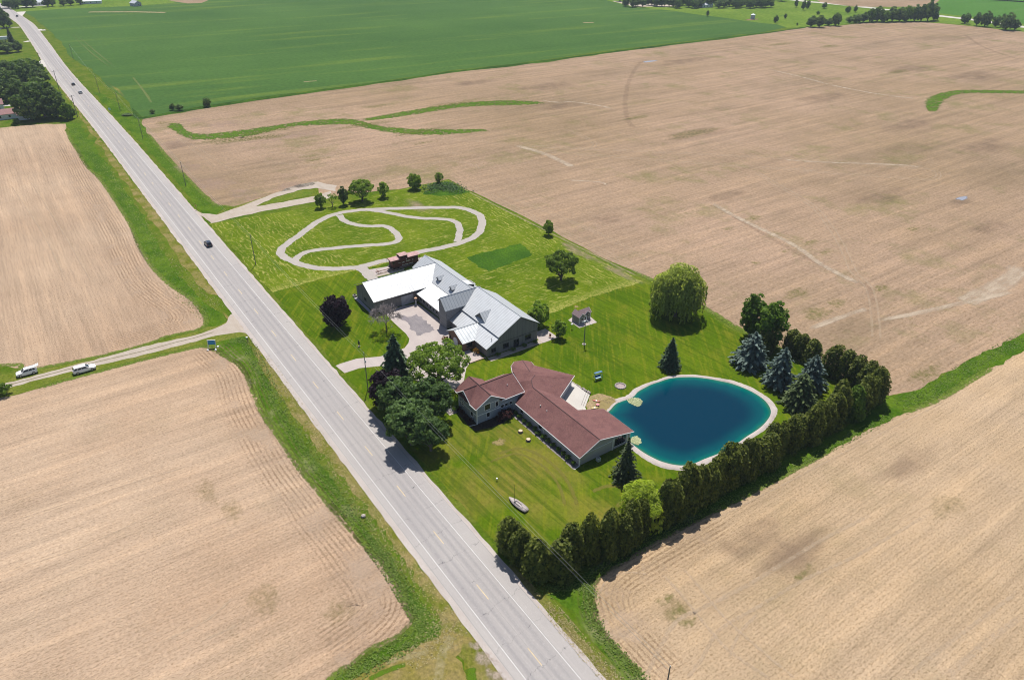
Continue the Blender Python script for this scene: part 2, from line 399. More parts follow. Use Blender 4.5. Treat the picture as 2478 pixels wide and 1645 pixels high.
f_nr = [(2164,1006),(2264,968),(2346,921),(2408,883),(2478,848),(2900,660),(3300,1000),(3000,1900),(1700,1800),(1564,1645),(1533,1613),(1504,1584),(1476,1554),(1453,1523),(1441,1498),(1434,1464),(1430,1437),(1436,1412),(1452,1391),(1490,1365),(1533,1337),(1625,1287),(1720,1240),(1897,1150),(2079,1050)]
sheet('stubble_field', poly_px(f_nr), .02, M_FIELD_C, .2, 1.4)
f_big = [(343,298),(345,288),(399,280),(475,265),(550,254),(620,243),(883,207),(1093,176),(1240,160),(1398,139),(1581,115),(1713,99),(1860,80),(1949,67),(2028,62),(2097,56),(2228,54),(2333,62),(2478,79),(2800,118),(3200,300),(2900,640),(2478,805),(2411,842),(2352,865),(2282,906),(2224,941),(2164,956),(2140,960),(1965,890),(1880,840),(1787,795),(1718,753),(1640,708),(1569,674),(1494,640),(1415,601),(1336,559),(1247,514),(1150,468),(1084,433),(1005,450),(925,462),(848,468),(790,480),(764,455),(764,443),(700,462),(664,472),(600,492),(567,501),(540,498),(513,491),(448,426),(408,384),(380,351),(351,315)]
sheet('stubble_field', poly_px(f_big), .02, M_FIELD_BIG, .35, 3)
f_crop = [(55,29),(80,44),(107,63),(130,84),(153,110),(172,140),(216,168),(245,196),(280,222),(313,249),(318,270),(345,283),(399,274),(475,259),(550,248),(620,237),(883,202),(1093,171),(1240,155),(1398,134),(1581,110),(1713,95),(1860,76),(1905,67),(1880,60),(1844,57),(1713,39),(1634,27),(1529,18),(1450,-4),(1300,-20),(620,-20),(420,8),(300,17),(150,22)]
sheet('crop_field', poly_px(f_crop), .03, M_CROP, .3, 4)
sheet('meadow', poly_px([(-900,-80),(3600,-60),(3400,160),(2800,116),(2478,78),(2333,61),(2228,53),(2097,55),(2028,61),(1949,66),(1905,68),(1880,61),(1844,58),(1713,40),(1634,28),(1529,19),(1450,-3),(1300,-19),(620,-19),(420,9),(300,18),(150,23),(55,30),(-60,34)]), .012, M_MEADOW)

# verge bands beside the road
def ditch_line(pts, w, o=(0,0), s=1): return (line_px(pts, o, s, 5), w)
sheet('dry_verge', [(-560,36.6),(-380,34.6),(-290,34.9),(-214,35.6),(-211,38.9),(-300,38.4),(-430,37.5),(-560,37.2)][::-1], .028, M_DRY, .3, 2.5)
sheet('dry_verge', [(-200,36.6),(-170,35.2),(-135,35.8),(-115,36.6),(-92,36.9),(-75,36.2),(-60,34.5),(-40,33),(-40,38.4),(-58,38.7),(-82,38.7),(-110,39.0),(-140,38.8),(-176,38.9)][::-1], .028, M_DRY, .3, 1.6)
sheet('dry_verge', [(-75,51.0),(-30,50.4),(-30,53.6),(-56,53.0),(-75,52.6)], .028, M_DRY, .25, 1.4)
sheet('ditch_grass', poly_px([(158,298),(190,300),(215,330),(250,385),(290,440),(330,500),(372,570),(410,640),(452,690),(500,735),(545,765),(540,785),(505,800),(497,776),(489,752),(462,720),(421,694),(383,660),(353,620),(333,580),(317,540),(292,500),(265,460),(243,430),(222,410),(206,393),(187,360),(169,330)]), .032, M_DITCH, .3, 1.6)
sheet('ditch_grass', poly_px([(520,832),(560,812),(590,812),(612,850),(640,900),(664,960),(700,1020),(742,1085),(790,1145),(835,1205),(872,1262),(910,1310),(945,1345),(975,1400),(1005,1450),(1040,1490),(1072,1520),(1060,1545),(1022,1552),(960,1580),(880,1625),(810,1665),(800,1640),(855,1609),(893,1575),(946,1550),(973,1534),(998,1512),(1003,1494),(986,1463),(974,1430),(955,1394),(924,1348),(902,1336),(873,1300),(838,1260),(799,1216),(772,1182),(738,1144),(706,1097),(673,1048),(642,1003),(622,958),(610,929),(598,902),(580,880),(558,867),(535,853)]), .032, M_DITCH, .25, 1.4)
sheet('ditch_grass', poly_px([(1300,1432),(1420,1400),(1434,1420),(1432,1462),(1440,1499),(1452,1524),(1475,1555),(1503,1585),(1532,1614),(1563,1646),(1600,1690),(1560,1700),(1510,1645),(1465,1590),(1420,1535),(1385,1480),(1345,1450)]), .032, M_DITCH, .25, 1.4)
sheet('ditch_grass', poly_px([(250,230),(300,258),(335,292),(352,316),(381,352),(410,385),(450,428),(516,493),(545,500),(520,520),(490,520),(455,470),(415,425),(370,375),(320,325),(270,275),(225,222)]), .032, M_DITCH, .25, 2)
sheet('field_margin', poly_px([(2130,962),(2166,957),(2225,942),(2283,907),(2353,866),(2412,843),(2479,806),(2900,645),(2900,668),(2479,849),(2408,885),(2346,923),(2264,970),(2165,1010),(2120,1030)]), .033, M_DITCH, .3, 1.6)
sheet('hedge_margin', poly_px([(1290,1432),(1440,1398),(1533,1338),(1625,1288),(1720,1241),(1897,1152),(2079,1051),(2165,1008),(2165,965),(1720,1215),(1350,1395)]), .03, M_DITCH, .3, 1.6)
sheet('field_margin', poly_px([(318,262),(345,284),(399,275),(475,260),(550,249),(620,238),(883,203),(1093,172),(1240,156),(1398,135),(1581,111),(1713,96),(1860,77),(1949,66),(1950,68),(1860,81),(1713,100),(1581,116),(1398,140),(1240,161),(1093,177),(883,208),(620,244),(550,255),(475,266),(399,281),(345,289),(330,284)]), .04, grass_mat('margin_grass', S(84,120,40), S(52,84,36), S(110,138,54), .05, .5, .5, .9).m, .3, 4)
# grass waterways in the big field
k_ = 3.806
def waterway_mat():
    m = Mat('waterway_grass'); a = m.attr('a'); n_ = m.noise(.35, 6, .75); d = m.noise(.12, 5, .6)
    m.alpha(m.math('MULTIPLY', m.mr(m.math('ADD', a, m.math('MULTIPLY', m.math('SUBTRACT', n_, .5), 4.2)), .3, 1.2, 0, 1, True), m.mr(a, 0, .1)))
    c = m.mix(m.mr(d, .35, .65), S(84,126,26), S(110,142,40)); c = m.mix(m.mr(n_, .5, .68, 0, .7), c, S(146,146,84)); m.color(m.mix(m.mr(m.noise(1.4, 4, .7), .3, .7, 0, .6), c, S(66,104,26))); return m.m
M_WAY = waterway_mat()
cA, cB, cD = ((0,0),k_), ((620,0),k_), ((1860,0),k_)
wp = lambda l: [at(c_[0][0]+x/c_[1], c_[0][1]+y/c_[1]) for c_, pts in l for x, y in pts]
band('grass_waterway', wp([(cA, [(1530,1135),(1670,1140),(1705,1188),(1770,1222),(1900,1232),(2100,1212),(2360,1180)]), (cB, [(350,1130),(700,1095),(900,1100),(1150,1160),(1400,1185),(1700,1190),(2200,1190)])]),
     wp([(cA, [(1525,1160),(1590,1205),(1650,1242),(1780,1287),(1950,1287),(2150,1272),(2360,1247)]), (cB, [(300,1172),(600,1155),(850,1150),(1050,1190),(1250,1226),(1500,1248),(1800,1238),(2200,1203)])]), .045, M_WAY, 90)
band('grass_waterway', wp([(cB, [(960,1100),(1300,1038),(1700,972),(2000,938),(2300,926),(2480,930),(2680,940)])]), wp([(cB, [(990,1118),(1200,1096),(1500,1050),(1900,990),(2300,973),(2480,970),(2690,955)])]), .0455, M_WAY, 70)
band('grass_waterway', wp([(cD, [(1470,1032),(1440,985),(1440,940),(1480,897),(1600,853),(1800,830),(2352,836),(3000,848)])]), wp([(cD, [(1530,1038),(1562,1010),(1588,965),(1640,915),(1750,872),(1900,860),(2352,866),(3000,878)])]), .045, M_WAY, 70)
M_MARG = soft('margin_growth', S(92,130,34), S(136,144,70), .9, .5, 1.2, .95)
strips('weedy_margin', [(line_px(f_ll[1:40], sub=3), 2.6), (line_px(f_ul[4:30], sub=3), 2.6), (line_px(f_nr[9:26], sub=3), 2.2), (line_px(f_big[28:36], sub=4), 3.5), (line_px(f_big[-8:], sub=4), 3), (line_px(f_nr[0:4], sub=5), 3)], .037, M_MARG)
patches('pale_soil', [(*at(u, v), ry, rx, r) for u, v, rx, ry, r in ((455,405,8,12,0),(520,445,10,14,.3),(590,470,8,12,.2),(420,350,6,12,0),(545,300,14,10,0),(700,330,30,8,0),(470,290,8,8,0),(1010,500,5,12,0),(1400,610,3,14,0),(1500,660,3,12,0),(700,450,10,6,0))], .043, soft('pale_soil_wash', S(218,190,172), S(196,164,144), .25, .15, 1.9, .7))
# headland rows that follow the field edges, their shadows painted as dark brown lines
def headland_mat():
    m = Mat('headland_rows'); a = m.attr('a'); d = m.attr('d')
    w = m.math('SINE', m.math('MULTIPLY', m.math('ADD', d, m.math('MULTIPLY', m.noise(.08, 2), .8)), 2*math.pi/.95))
    br = m.noise(1.6, 5, .8); lite = m.noise(.12, 5, .65)
    f = m.math('MULTIPLY', m.mr(w, -.1, .7), m.mr(br, .38, .58)); f = m.math('MAXIMUM', f, m.mr(lite, .5, .66, 0, .8))
    m.alpha(m.math('MULTIPLY', m.math('MULTIPLY', f, .4), m.mr(a, 0, .8)))
    m.color(m.mix(m.mr(lite, .48, .6), S(160,128,98), S(230,204,180))); return m.m
strips('headland', [(line_px(pts, sub=6), w) for pts, w in (([(505,842),(535,868),(560,890),(578,925),(590,965),(611,1012),(640,1060),(672,1112),(705,1162),(738,1200),(766,1238),(803,1282),(835,1322),(866,1362),(890,1390),(908,1422),(920,1450),(915,1478),(885,1510),(840,1545),(790,1580)], 13.0),
    ([(158,350),(178,392),(200,435),(226,478),(256,528),(280,570),(297,610),(316,652),(342,688),(378,718),(414,742),(436,762),(430,780),(390,795),(330,812),(250,835)], 11.0),
    ([(1740,1250),(1640,1305),(1545,1360),(1492,1395),(1470,1432),(1474,1475),(1498,1525),(1545,1580),(1610,1650)], 12.0))], .037, headland_mat())
patches('olive_stubble', [(*at(u, v), ry, rx, r) for u, v, rx, ry, r in ((560,1235,3,6,0),(500,1190,3,6,0),(640,1450,4,6,0),(820,1480,4,4,0),(1635,1470,5,3,0),(2290,1225,8,4,0))], .039, soft('olive_stubble_growth', S(150,138,84), S(172,152,108), .9, .35, 1.9, .6))
# tracks, stains, moist and sparse-green patches in the stubble
M_TRACK = soft('tyre_track_soil', S(236,212,184), S(222,196,166), .9, .3, 1.7, .6)
M_TRACK2 = soft('dark_track_soil', S(158,130,112), S(168,142,122), .3, .3, 2.0, .45)
M_PALE = soft('pale_residue', S(236,218,196), S(218,196,170), .35, .3, 1.5, .8, (AX90, (.3, 1, 1)))
M_SPARSE = soft('sparse_weeds', S(120,132,52), S(150,142,84), .7, .5, 1.6, .75)
M_MOIST = soft('moist_soil', S(150,126,110), S(160,138,118), .09, .1, 1.9, .55)
c3 = ((1240,0), 3.806); c4 = ((1860,0), 3.806); c8 = ((1720,412), 3.116); c2 = ((620,0), 3.806); c7 = ((1100,412), 3.806)
def off(line, d):
    out = []
    for i in range(len(line)):
        t = line[min(i+1,len(line)-1)]-line[max(i-1,0)]; t = t/np.linalg.norm(t); out.append(line[i]+np.array([-t[1],t[0]])*d)
    return out
tr = []
for pts, cc, w in (([(0,1340),(870,1380),(1500,1410),(2360,1452),(3000,1490),(3500,1520),(3850,1540)], c3, 1.7), ([(0,1345),(360,1400),(1000,1450),(1500,1492),(2000,1522),(2360,1548),(2900,1580)], c3, 1.7),
        ([(330,10),(500,110),(660,200),(790,290),(880,400),(960,520),(1020,640),(1080,770),(1180,870),(1220,980),(1240,1130),(1250,1284)], c8, 1.5),
        ([(600,0),(1100,35),(1600,70),(1715,45),(1640,-5),(1200,-30)], c8, 1.4),
        ([(0,120),(600,420),(1100,670),(1790,1010)], c7, 1.6), ([(60,90),(700,420),(1200,660),(1900,1010)], c7, 1.1), ([(330,190),(900,400),(1400,620),(1900,870)], c7, .9),
        ([(2600,1180),(3000,1400),(3300,1560)], c7, 1.2),
        ([(560,1210),(900,1225),(1200,1240),(1500,1262),(2000,1300),(2360,1340)], c2, 1.3), ([(0,1390),(600,1440),(1200,1400),(1700,1370)], c2, .9), ([(0,1480),(700,1530),(1300,1460),(1900,1400)], c2, .9),
        ([(1560,1560),(1650,1500),(1850,1490),(2000,1520),(2040,1560)], c2, 1.0),
        ([(480,1190),(620,1240),(740,1310),(760,1340),(700,1375),(560,1385)], c3, 1.2),
        ([(1330,1150),(1450,1270),(1600,1440),(1700,1560)], ((0,0),3.806), .7), ([(1450,1165),(1620,1270),(1840,1430),(2000,1560)], ((0,0),3.806), .6), ([(1560,1240),(1760,1330),(2000,1480),(2150,1580)], ((0,0),3.806), .6)):
    ln = line_px(pts, cc[0], cc[1], 7); tr.append((off(ln, .95*w/1.4), w*.75)); tr.append((off(ln, -.95*w/1.4), w*.75))
for pts, w in (([(1560,1645),(1600,1560),(1640,1500),(1700,1470),(1800,1420),(1900,1360),(2000,1300),(2120,1240)], 1.2), ([(1660,1645),(1700,1590),(1740,1525),(1830,1470),(1960,1395),(2080,1340),(2260,1235)], 1.0),
        ([(1600,1385),(1650,1440),(1690,1490),(1750,1560),(1800,1600),(1870,1645)], .9), ([(1650,1370),(1700,1430),(1760,1500),(1850,1580),(1930,1645)], .8), ([(1450,1440),(1470,1400),(1520,1385),(1570,1390)], .6), ([(1700,1270),(1880,1180),(2100,1065),(2300,965)], .6), ([(2280,1645),(2380,1560),(2478,1485)], 1.6),([(2180,1645),(2330,1530),(2478,1420)], 1.0),
        ([(1760,1600),(1790,1530),(1840,1480)], .8), ([(0,1385),(200,1322),(430,1215)],.7), ([(0,1270),(250,1190),(480,1120)],.6), ([(380,1560),(500,1500),(570,1440)],.8),
        ([(20,440),(100,560),(160,680)],.8), ([(60,420),(150,560),(230,700)],.7), ([(600,1500),(470,1560)],.7)):
    tr.append((line_px(pts, sub=7), w))
strips('tyre_tracks', tr, .05, M_TRACK)
strips('dark_tracks', [(line_px([(1200,560),(1130,640),(1070,760),(1045,870),(1040,1000),(1070,1120),(1130,1185)], *c3), 4.5), (line_px([(0,255),(200,365),(500,540),(800,700),(1000,800),(1180,880),(1215,1000)], *c8), 3.2), (line_px([(1780,300),(1950,420),(2150,500),(2352,560)], *c4), 5), (line_px([(0,505),(600,505),(1200,520),(1800,545),(2352,575)], *c4), 1.6), (line_px([(-700,490),(0,505)], *c4), 1.4)], .044, M_TRACK2)
strips('pale_bands', [(line_px([(0,640),(300,710),(560,780),(850,840),(1100,880),(1380,915)], *c4), [2,2.5,3.5,3.5,3,2]*6), (line_px([(100,1470),(500,1495),(1200,1520),(1400,1545)], *c4), 2.2), (line_px([(240,925),(420,945),(560,940),(800,975),(920,1005)], *c3), 3), (line_px([(1900,1010),(2050,930),(2200,860),(2360,720)], *c8), 9), (line_px([(1240,1130),(1500,1090),(1900,1000),(2360,900)], *c8), 3), (line_px([(700,1210),(1000,1100),(1200,1040)], *c8), 3), (line_px([(0,240),(150,330),(330,420),(620,560),(850,720),(1150,870)], *c8), 3.5), (line_px([(0,1330),(300,1420),(600,1560)], *c3), 5), (line_px([(1000,90),(1330,110),(1400,140)], *c7), 1.5)] , .046, M_PALE)
def pt(x, y, cc): return at(cc[0][0]+x/cc[1], cc[0][1]+y/cc[1])
it = []
for x, y, cc, rx, ry in ((320,360,c8,7,3),(760,545,c8,6,3),(1530,445,c8,5,3),(640,930,c8,9,4),(800,1080,c8,9,5),(950,1000,c8,6,4),(130,440,c8,4,2),(1280,890,c8,6,3),(860,620,c8,4,2),(340,700,c8,3,2),(560,610,c8,3,2),(1140,1085,c3,18,5),(1660,1230,c3,30,9),(100,410,c4,24,9),(560,430,c4,20,9),(1200,660,c4,20,8),(480,1440,c2,9,4),(540,1475,c2,7,2.5),(650,1455,c2,5,2),(1530,1320,c2,9,3),(1100,980,c2,16,6),(2230,1185,((100,0),3.806),8,6),(2000,1300,((0,0),3.806),16,9),(2200,1290,((0,0),3.806),20,8),(2380,1270,((0,0),3.806),18,7),(2540,1260,((0,0),3.806),14,5),(1500,1130,((0,0),3.806),7,5),(2450,1215,((0,0),3.806),24,6),(1000,1150,c2,30,7),(1800,960,c2,30,7),(1500,1215,c2,26,6)):
    p = pt(x, y, cc); it.append((p[0], p[1], ry, rx, 0))
for u, v, rx, ry in ((1640,1480,4,2.5),(1610,1450,3,1.5),(1665,1505,3,1.5),(1950,1385,5,1.5),(2240,905,10,4)):
    p = at(u, v); it.append((p[0], p[1], ry, rx, 0))
patches('sparse_weeds', it, .048, M_SPARSE)
it = []
for x, y, cc, rx, ry in ((450,980,c3,22,9),(1600,560,c3,40,12),(1700,1230,c3,30,10),(300,800,c3,30,14),(1900,700,c4,30,16),(1300,640,c4,30,12),(500,900,c4,30,12),(1300,1150,c4,26,10),(2000,1350,c4,24,12),(1300,200,c8,22,8),(1880,250,c8,11,4),(100,200,c8,14,6),(2100,430,c8,14,6),(1650,1340,((0,0),3.806),10,7),(1400,450,c7,10,6),(2000,760,c2,30,10)):
    p = pt(x, y, cc); it.append((p[0], p[1], ry, rx, 0))
for u, v, rx, ry in ((1930,1330,12,5),(1820,1300,12,5),(2200,1120,14,4)):
    p = at(u, v); it.append((p[0], p[1], ry, rx, 0))
patches('moist_soil', it, .042, M_MOIST)
M_PUD = Mat('shallow_puddle', .25, .5); M_PUD.color(S(170,170,180)); M_PUD.alpha(M_PUD.mr(M_PUD.math('ADD', M_PUD.attr('a'), M_PUD.noise(.5, 4)), .7, 1.2))
p1_, p2_ = pt(1895,212,c8), pt(1265,568,c3)
patches('puddle', [(p1_[0], p1_[1], 2.0, 4.5, 0), (p2_[0], p2_[1], 3.0, 9, 0)], .055, M_PUD.m)

# ------------------------------------------------------------------ property ground
sheet('lawn', [(-263,52.2),(-66,52.6),(-66,152),(-263,150)], .035, M_LAWN, .25, 2)
sheet('hay_meadow', [(-272,51.9),(-204,52.6),(-204.6,70),(-203.5,88),(-203,103.2),(-160,103.8),(-146.5,104.2),(-146,118),(-147,132),(-146,151.5),(-266.2,150.4),(-266.5,120),(-266.3,100),(-268.5,80),(-271,62)], .045, M_HAY, .25, 1.5)
sheet('tall_grass', poly_px([(1128,622),(1180,610),(1235,596),(1258,590),(1285,612),(1290,616),(1250,632),(1183,656),(1160,646)]), .055, M_TALL, .25, 1)
sheet('tall_grass', poly_px([(1020,470),(1050,450),(1085,440),(1140,466),(1110,472),(1065,474)]), .055, M_TALL, .3, 1)
strips('mowing_turns', [(line_px([(1200,1100),(1260,1085),(1320,1110),(1370,1160),(1400,1230)], sub=8), 1.2), (line_px([(1180,1120),(1250,1098),(1310,1125),(1350,1170),(1370,1230)], sub=8), 1.0), (line_px([(1430,1190),(1480,1175),(1520,1190),(1490,1230)], sub=8), 1.4)], .05, soft('mown_turn_grass', S(152,144,74), S(140,138,60), 1.0, .3, 1, .6))
patches('bare_earth', [at(1472,985)+(4.2,6.0,.2), at(1395,742)+(.9,1.1,0), at(1208,1070)+(1.6,2.0,0)], .052, soft('bare_earth_soil', S(184,160,120), S(160,150,92), .8, .3, .9, .9))
# ------------------------------------------------------------------ road
cen = [(200,44.64),(-60,44.64),(-300,44.5),(-440,44.3),(-560,42.9),(-640,42.6),(-740,44.2),(-820,45.2),(-900,45.6),(-950,43.4),(-1000,40.4),(-1060,36.5),(-1300,15)]
cl = smooth_line(cen, 12)
def ribbon(name, o0, o1, z, mat, rough=0, kind='structure'):
    a = off(cl, -o0); b = off(cl, -o1); m_ = MB()
    P, Q = [], []
    for i in range(len(a)):
        n_ = 1 if i == len(a)-1 else max(1, int(np.linalg.norm(a[min(i+1,len(a)-1)]-a[i])/2.2)) if rough else 1
        for j in range(n_):
            t = j/n_; i2 = min(i+1, len(a)-1)
            P.append(a[i]*(1-t)+a[i2]*t+np.array([0, rng.normal(0, rough) if rough else 0])); Q.append(b[i]*(1-t)+b[i2]*t+np.array([0, rng.normal(0, rough) if rough else 0]))
    vs = [(p[0],p[1],z) for p in P]+[(p[0],p[1],z) for p in Q]; n = len(P)
    m_.mesh(vs, [(i, i+1, n+i+1, n+i) for i in range(n-1)])
    return tag(m_.build(name, mat), kind=kind)
# offsets: positive = towards +y (the property side)
ribbon('road_shoulder', -6.2, 6.75, .05, M_GRAVEL, .1)
ribbon('road', -5.05, 5.95, .062, M_ASPH, .05)
M_WHITE = plain('white_road_paint', (.52,.51,.50,1), .8, var=.2, scale=2)
M_YEL = plain('yellow_road_paint', (.52,.40,.22,1), .7, var=.2, scale=2)
M_CRACK = plain('tar_crack', (.16,.155,.16,1), .8)
ribbon('edge_line', -3.54, -3.44, .068, M_WHITE); ribbon('edge_line', 3.44, 3.54, .068, M_WHITE)
ribbon('seam_crack', 5.86, 5.91, .068, M_CRACK); ribbon('seam_crack', -4.92, -4.88, .068, M_CRACK)
ribbon('seam_crack', 3.60, 3.63, .068, M_CRACK); ribbon('seam_crack', .05, .075, .067, M_CRACK)
md = MB(); x = at(1276.9, 1566.9)[0] + 15.24
while x > -640:
    yc = float(np.interp(-x, [-c[0] for c in cl], [c[1] for c in cl])); md.box(x, x+3.8, yc-.06, yc+.06, .064, .0685); x -= 15.24
tag(md.build('centre_line', M_YEL), kind='structure')
# ------------------------------------------------------------------ lanes, drives, paths
k6 = ((480,412), 3.806); kb = ((840,600), 4.722); kh = ((1060,840), 4.722); k4 = ((800,780), 4.7525); kp = ((1400,860), 3.92)
lane = poly_px([(556,762),(548,782),(520,795),(473,811),(349,838),(226,872),(0,931),(-300,1008),(-300,1022),(0,943),(231,885),(341,861),(473,826),(520,813),(580,804),(596,806),(606,818),(640,850),(640,770),(600,740)])
sheet('farm_lane', lane, .046, M_DRIVE, .12, 1.2)
sheet('lane_edge_grass', poly_px([(494,792),(473,802),(368,831),(252,863),(95,893),(0,908),(-300,985),(-300,1050),(0,962),(66,948),(147,923),(252,896),(368,866),(486,838),(530,826),(600,812),(590,800),(545,790),(556,775),(530,788)]), .036, grass_mat('lane_edge_turf', S(118,136,44), S(138,146,62), S(158,148,92), .2, 1.6, .5).m, .12, 1)
strips('lane_crown', [(line_px([(520,803),(473,817),(420,830),(349,849),(226,878),(100,911),(0,937),(-200,990)], sub=8), .55)], .05, soft('lane_crown_soil', S(168,156,136), S(150,146,104), 1.2, .2, .8, .8))
# worn farm entrance in the bottom left corner
patches('worn_entrance', [(*at(1172,1592), 2.6, 1.8, .4), (*at(1200,1640), 3.0, 1.6, .2), (*at(1150,1562), 1.6, 1.0, .5)], .055, soft('worn_gravel', S(212,196,182), S(190,170,148), .9, .3, 1.4, .9))
sheet('cut_grass', poly_px([(1075,1522),(1060,1546),(1020,1554),(960,1582),(880,1627),(800,1668),(820,1760),(1240,1760),(1120,1620),(1104,1590),(1120,1560),(1146,1545)]), .034, grass_mat('cut_grass_turf', S(158,146,78), S(176,156,108), S(146,140,58), .25, 1.6, .6).m, .2, 1)
strips('cut_swaths', [(line_px([(1100,1535),(1075,1570),(1065,1610),(1062,1660)], sub=8), 2.6), (line_px([(1040,1575),(980,1590),(930,1602)], sub=8), 1.6)], .05, soft('cut_swath_straw', S(214,202,160), S(190,176,120), 1, .4, 1.7, .8))
strips('green_swaths', [(line_px([(1138,1615),(1142,1640),(1150,1680)], sub=8), 2.2), (line_px([(985,1605),(930,1625),(890,1645)], sub=8), 1.2)], .048, soft('green_swath', S(92,128,34), S(110,140,40), 1, .2, 1, .85))
# dirt track at the far corner of the property
sheet('dirt_track', poly_px([(455,500),(470,512),(500,531),(512,541),(560,528),(640,511),(760,489),(800,478),(800,462),(770,474),(700,486),(640,497),(620,500),(660,480),(720,461),(765,455),(810,464),(815,450),(770,440),(725,446),(690,457),(655,472),(600,493),(560,508),(525,520),(490,516)]), .047, M_DRIVE, .15, 1.2)
sheet('track_turf', poly_px([(632,498),(668,480),(722,461),(757,462),(752,472),(700,484)]), .05, grass_mat('track_turf', S(112,140,42), S(132,146,58), S(160,156,86), .2, 1.5, .5).m, .2, 1.5)
strips('track_edge_turf', [(line_px([(560,508),(600,492),(664,471),(720,451),(770,440)], sub=8), 2.2)], .046, soft('edge_turf', S(120,134,50), S(150,144,80), .8, .2, .9, .95))

loop = [(1480,895),(1330,905),(1180,908),(1000,885),(880,842),(790,800),(757,760),(775,715),(850,655),(950,585),(1050,508),(1150,448),(1270,403),(1400,378),(1550,364),(1800,354),(2100,346),(2360,344),(2460,358),(2570,400),(2610,450),(2606,530),(2570,590),(2490,640),(2360,685),(2200,722),(1950,772),(1800,817),(1650,848),(1480,895)]
strips_ = []
def path(pts, w, z):
    ln = smooth_line([pt(x, y, k6) for x, y in pts], 8); m_ = MB()
    n = len(ln); wb = [.09*math.sin(i*.7)+.07*math.sin(i*1.9+2) for i in range(n)]; a = [p+(q-p)*(1+wb[i]) for i, (p, q) in enumerate(zip(ln, off(ln, w/2)))]; b = [p+(q-p)*(1+wb[-i]) for i, (p, q) in enumerate(zip(ln, off(ln, -w/2)))]
    m_.mesh([(p[0],p[1],z) for p in b]+[(p[0],p[1],z) for p in a], [(i, i+1, n+i+1, n+i) for i in range(n-1)])
    tag(m_.build('paved_path', M_PATH), kind='structure')
path(loop, 2.9, .062)
path([(1300,415),(1330,455),(1380,482),(1450,502),(1560,516),(1700,514),(1765,535),(1820,580),(1846,622),(1830,655),(1750,678),(1600,690),(1400,704),(1200,724),(1050,742),(960,770),(905,812),(885,850)], 2.5, .066)
path([(1560,366),(1640,375),(1750,393),(1900,424),(2050,443),(2200,448),(2320,460),(2385,490),(2408,545),(2400,600),(2385,660)], 2.5, .07)
path([(1470,880),(1530,925),(1590,985),(1650,1050)], 3.6, .074)
sheet('concrete_pad', [pt(x, y, k6) for x, y in ((1560,918),(1760,885),(2060,800),(2080,840),(1790,930),(1640,966),(1600,975))], .056, M_CONC)
sheet('gravel_strip', [pt(x, y, k6) for x, y in ((1640,968),(1780,935),(1900,905),(1890,925),(1640,985))], .058, M_DRIVE)
court = [(812,885),(824,880),(863,868),(918,863),(950,856)] + [(840+x/4.722, 600+y/4.722) for x, y in ((600,1165),(655,1145),(700,1090),(712,1040),(672,980),(600,915),(530,850),(480,800),(440,740),(640,660),(800,640),(830,650),(1035,800),(1200,1000),(1440,1200),(1460,1160),(1565,1262),(1400,1315))] + [(1128,892),(1122,925),(1112,940),(1085,944),(1040,932),(1004,920),(985,897),(972,892),(935,886),(918,886),(870,891),(834,903)]
sheet('driveway', poly_px(court), .056, M_CONC)
sheet('asphalt_patch', [pt(x, y, kb) for x, y in ((715,905),(800,1005),(1005,940),(855,790),(800,760),(700,790))], .064, gravel_mat('worn_tar', S(132,128,134), S(156,150,154), S(190,180,178)), .25, .7)
strips('asphalt_fade', [([pt(x, y, kb) for x, y in ((560,770),(620,790),(690,820),(760,860))], 3.0)], .06, soft('worn_tar_fade', S(164,156,162), None, 1.5, .3, 1, .8), ends=True)
def rect(name, x0, x1, y0, y1, z, mat): return sheet(name, [(x0,y0),(x1,y0),(x1,y1),(x0,y1)], z, mat)
rect('gravel_strip', -135.6, -133.7, 86.3, 103.6, .056, M_DRIVE)
rect('concrete_pad', -139.5, -133.6, 103.1, 108.2, .058, M_CONC)
sheet('gravel_strip', [pt(x, y, kb) for x, y in ((80,575),(115,560),(310,755),(290,760),(250,735))], .056, gravel_mat('bluestone_chips', S(206,202,206), S(190,190,198), S(160,160,172)))

# ------------------------------------------------------------------ pond
water = [(250,560),(300,520),(345,470),(400,438),(460,418),(520,390),(560,345),(620,310),(690,275),(770,248),(840,224),(920,211),(1060,205),(1160,212),(1260,226),(1360,246),(1450,266),(1540,298),(1620,332),(1690,370),(1750,412),(1795,458),(1822,505),(1828,545),(1815,585),(1780,635),(1730,685),(1670,728),(1600,772),(1520,830),(1440,890),(1320,940),(1200,985),(1120,1020),(1040,1042),(970,1048),(880,1036),(780,1008),(700,972),(620,928),(560,885),(510,845),(480,800),(440,740),(380,680),(300,620)]
W3 = smooth_line([pt(x, y, kp) for x, y in water+[water[0]]], 4)[:-1]
wc = np.mean(W3, axis=0)
M_WATER = Mat('dyed_pond_water', .1, .08)
a_ = M_WATER.attr('a'); nn = M_WATER.noise(.35, 4, .6)
f_ = M_WATER.math('ADD', a_, M_WATER.math('MULTIPLY', M_WATER.math('SUBTRACT', nn, .5), .12))
cw = M_WATER.mix(M_WATER.mr(f_, 0, .06), S(60,120,96), S(0,118,108)); cw = M_WATER.mix(M_WATER.mr(f_, .03, .15), cw, S(0,88,98))
cw = M_WATER.mix(M_WATER.mr(f_, .1, .6, 0, 1, True), cw, S(0,56,80))
M_WATER.color(cw); M_WATER.bump(M_WATER.noise(1.6, 4, .6, M_WATER.vec(.4, (1, 2, 1))), .02, .03)
vs, fs, av = [], [], []; n = len(W3)
for r_, al in ((1.0, 0.0), (.93, .09), (.86, .2), (.75, .42), (.5, .8), (.2, 1)):
    for p in W3: q_ = wc+(p-wc)*r_; vs.append((q_[0], q_[1], .09)); av.append(al)
for i in range(5):
    for j in range(n): fs.append((i*n+j, i*n+(j+1)%n, (i+1)*n+(j+1)%n, (i+1)*n+j))
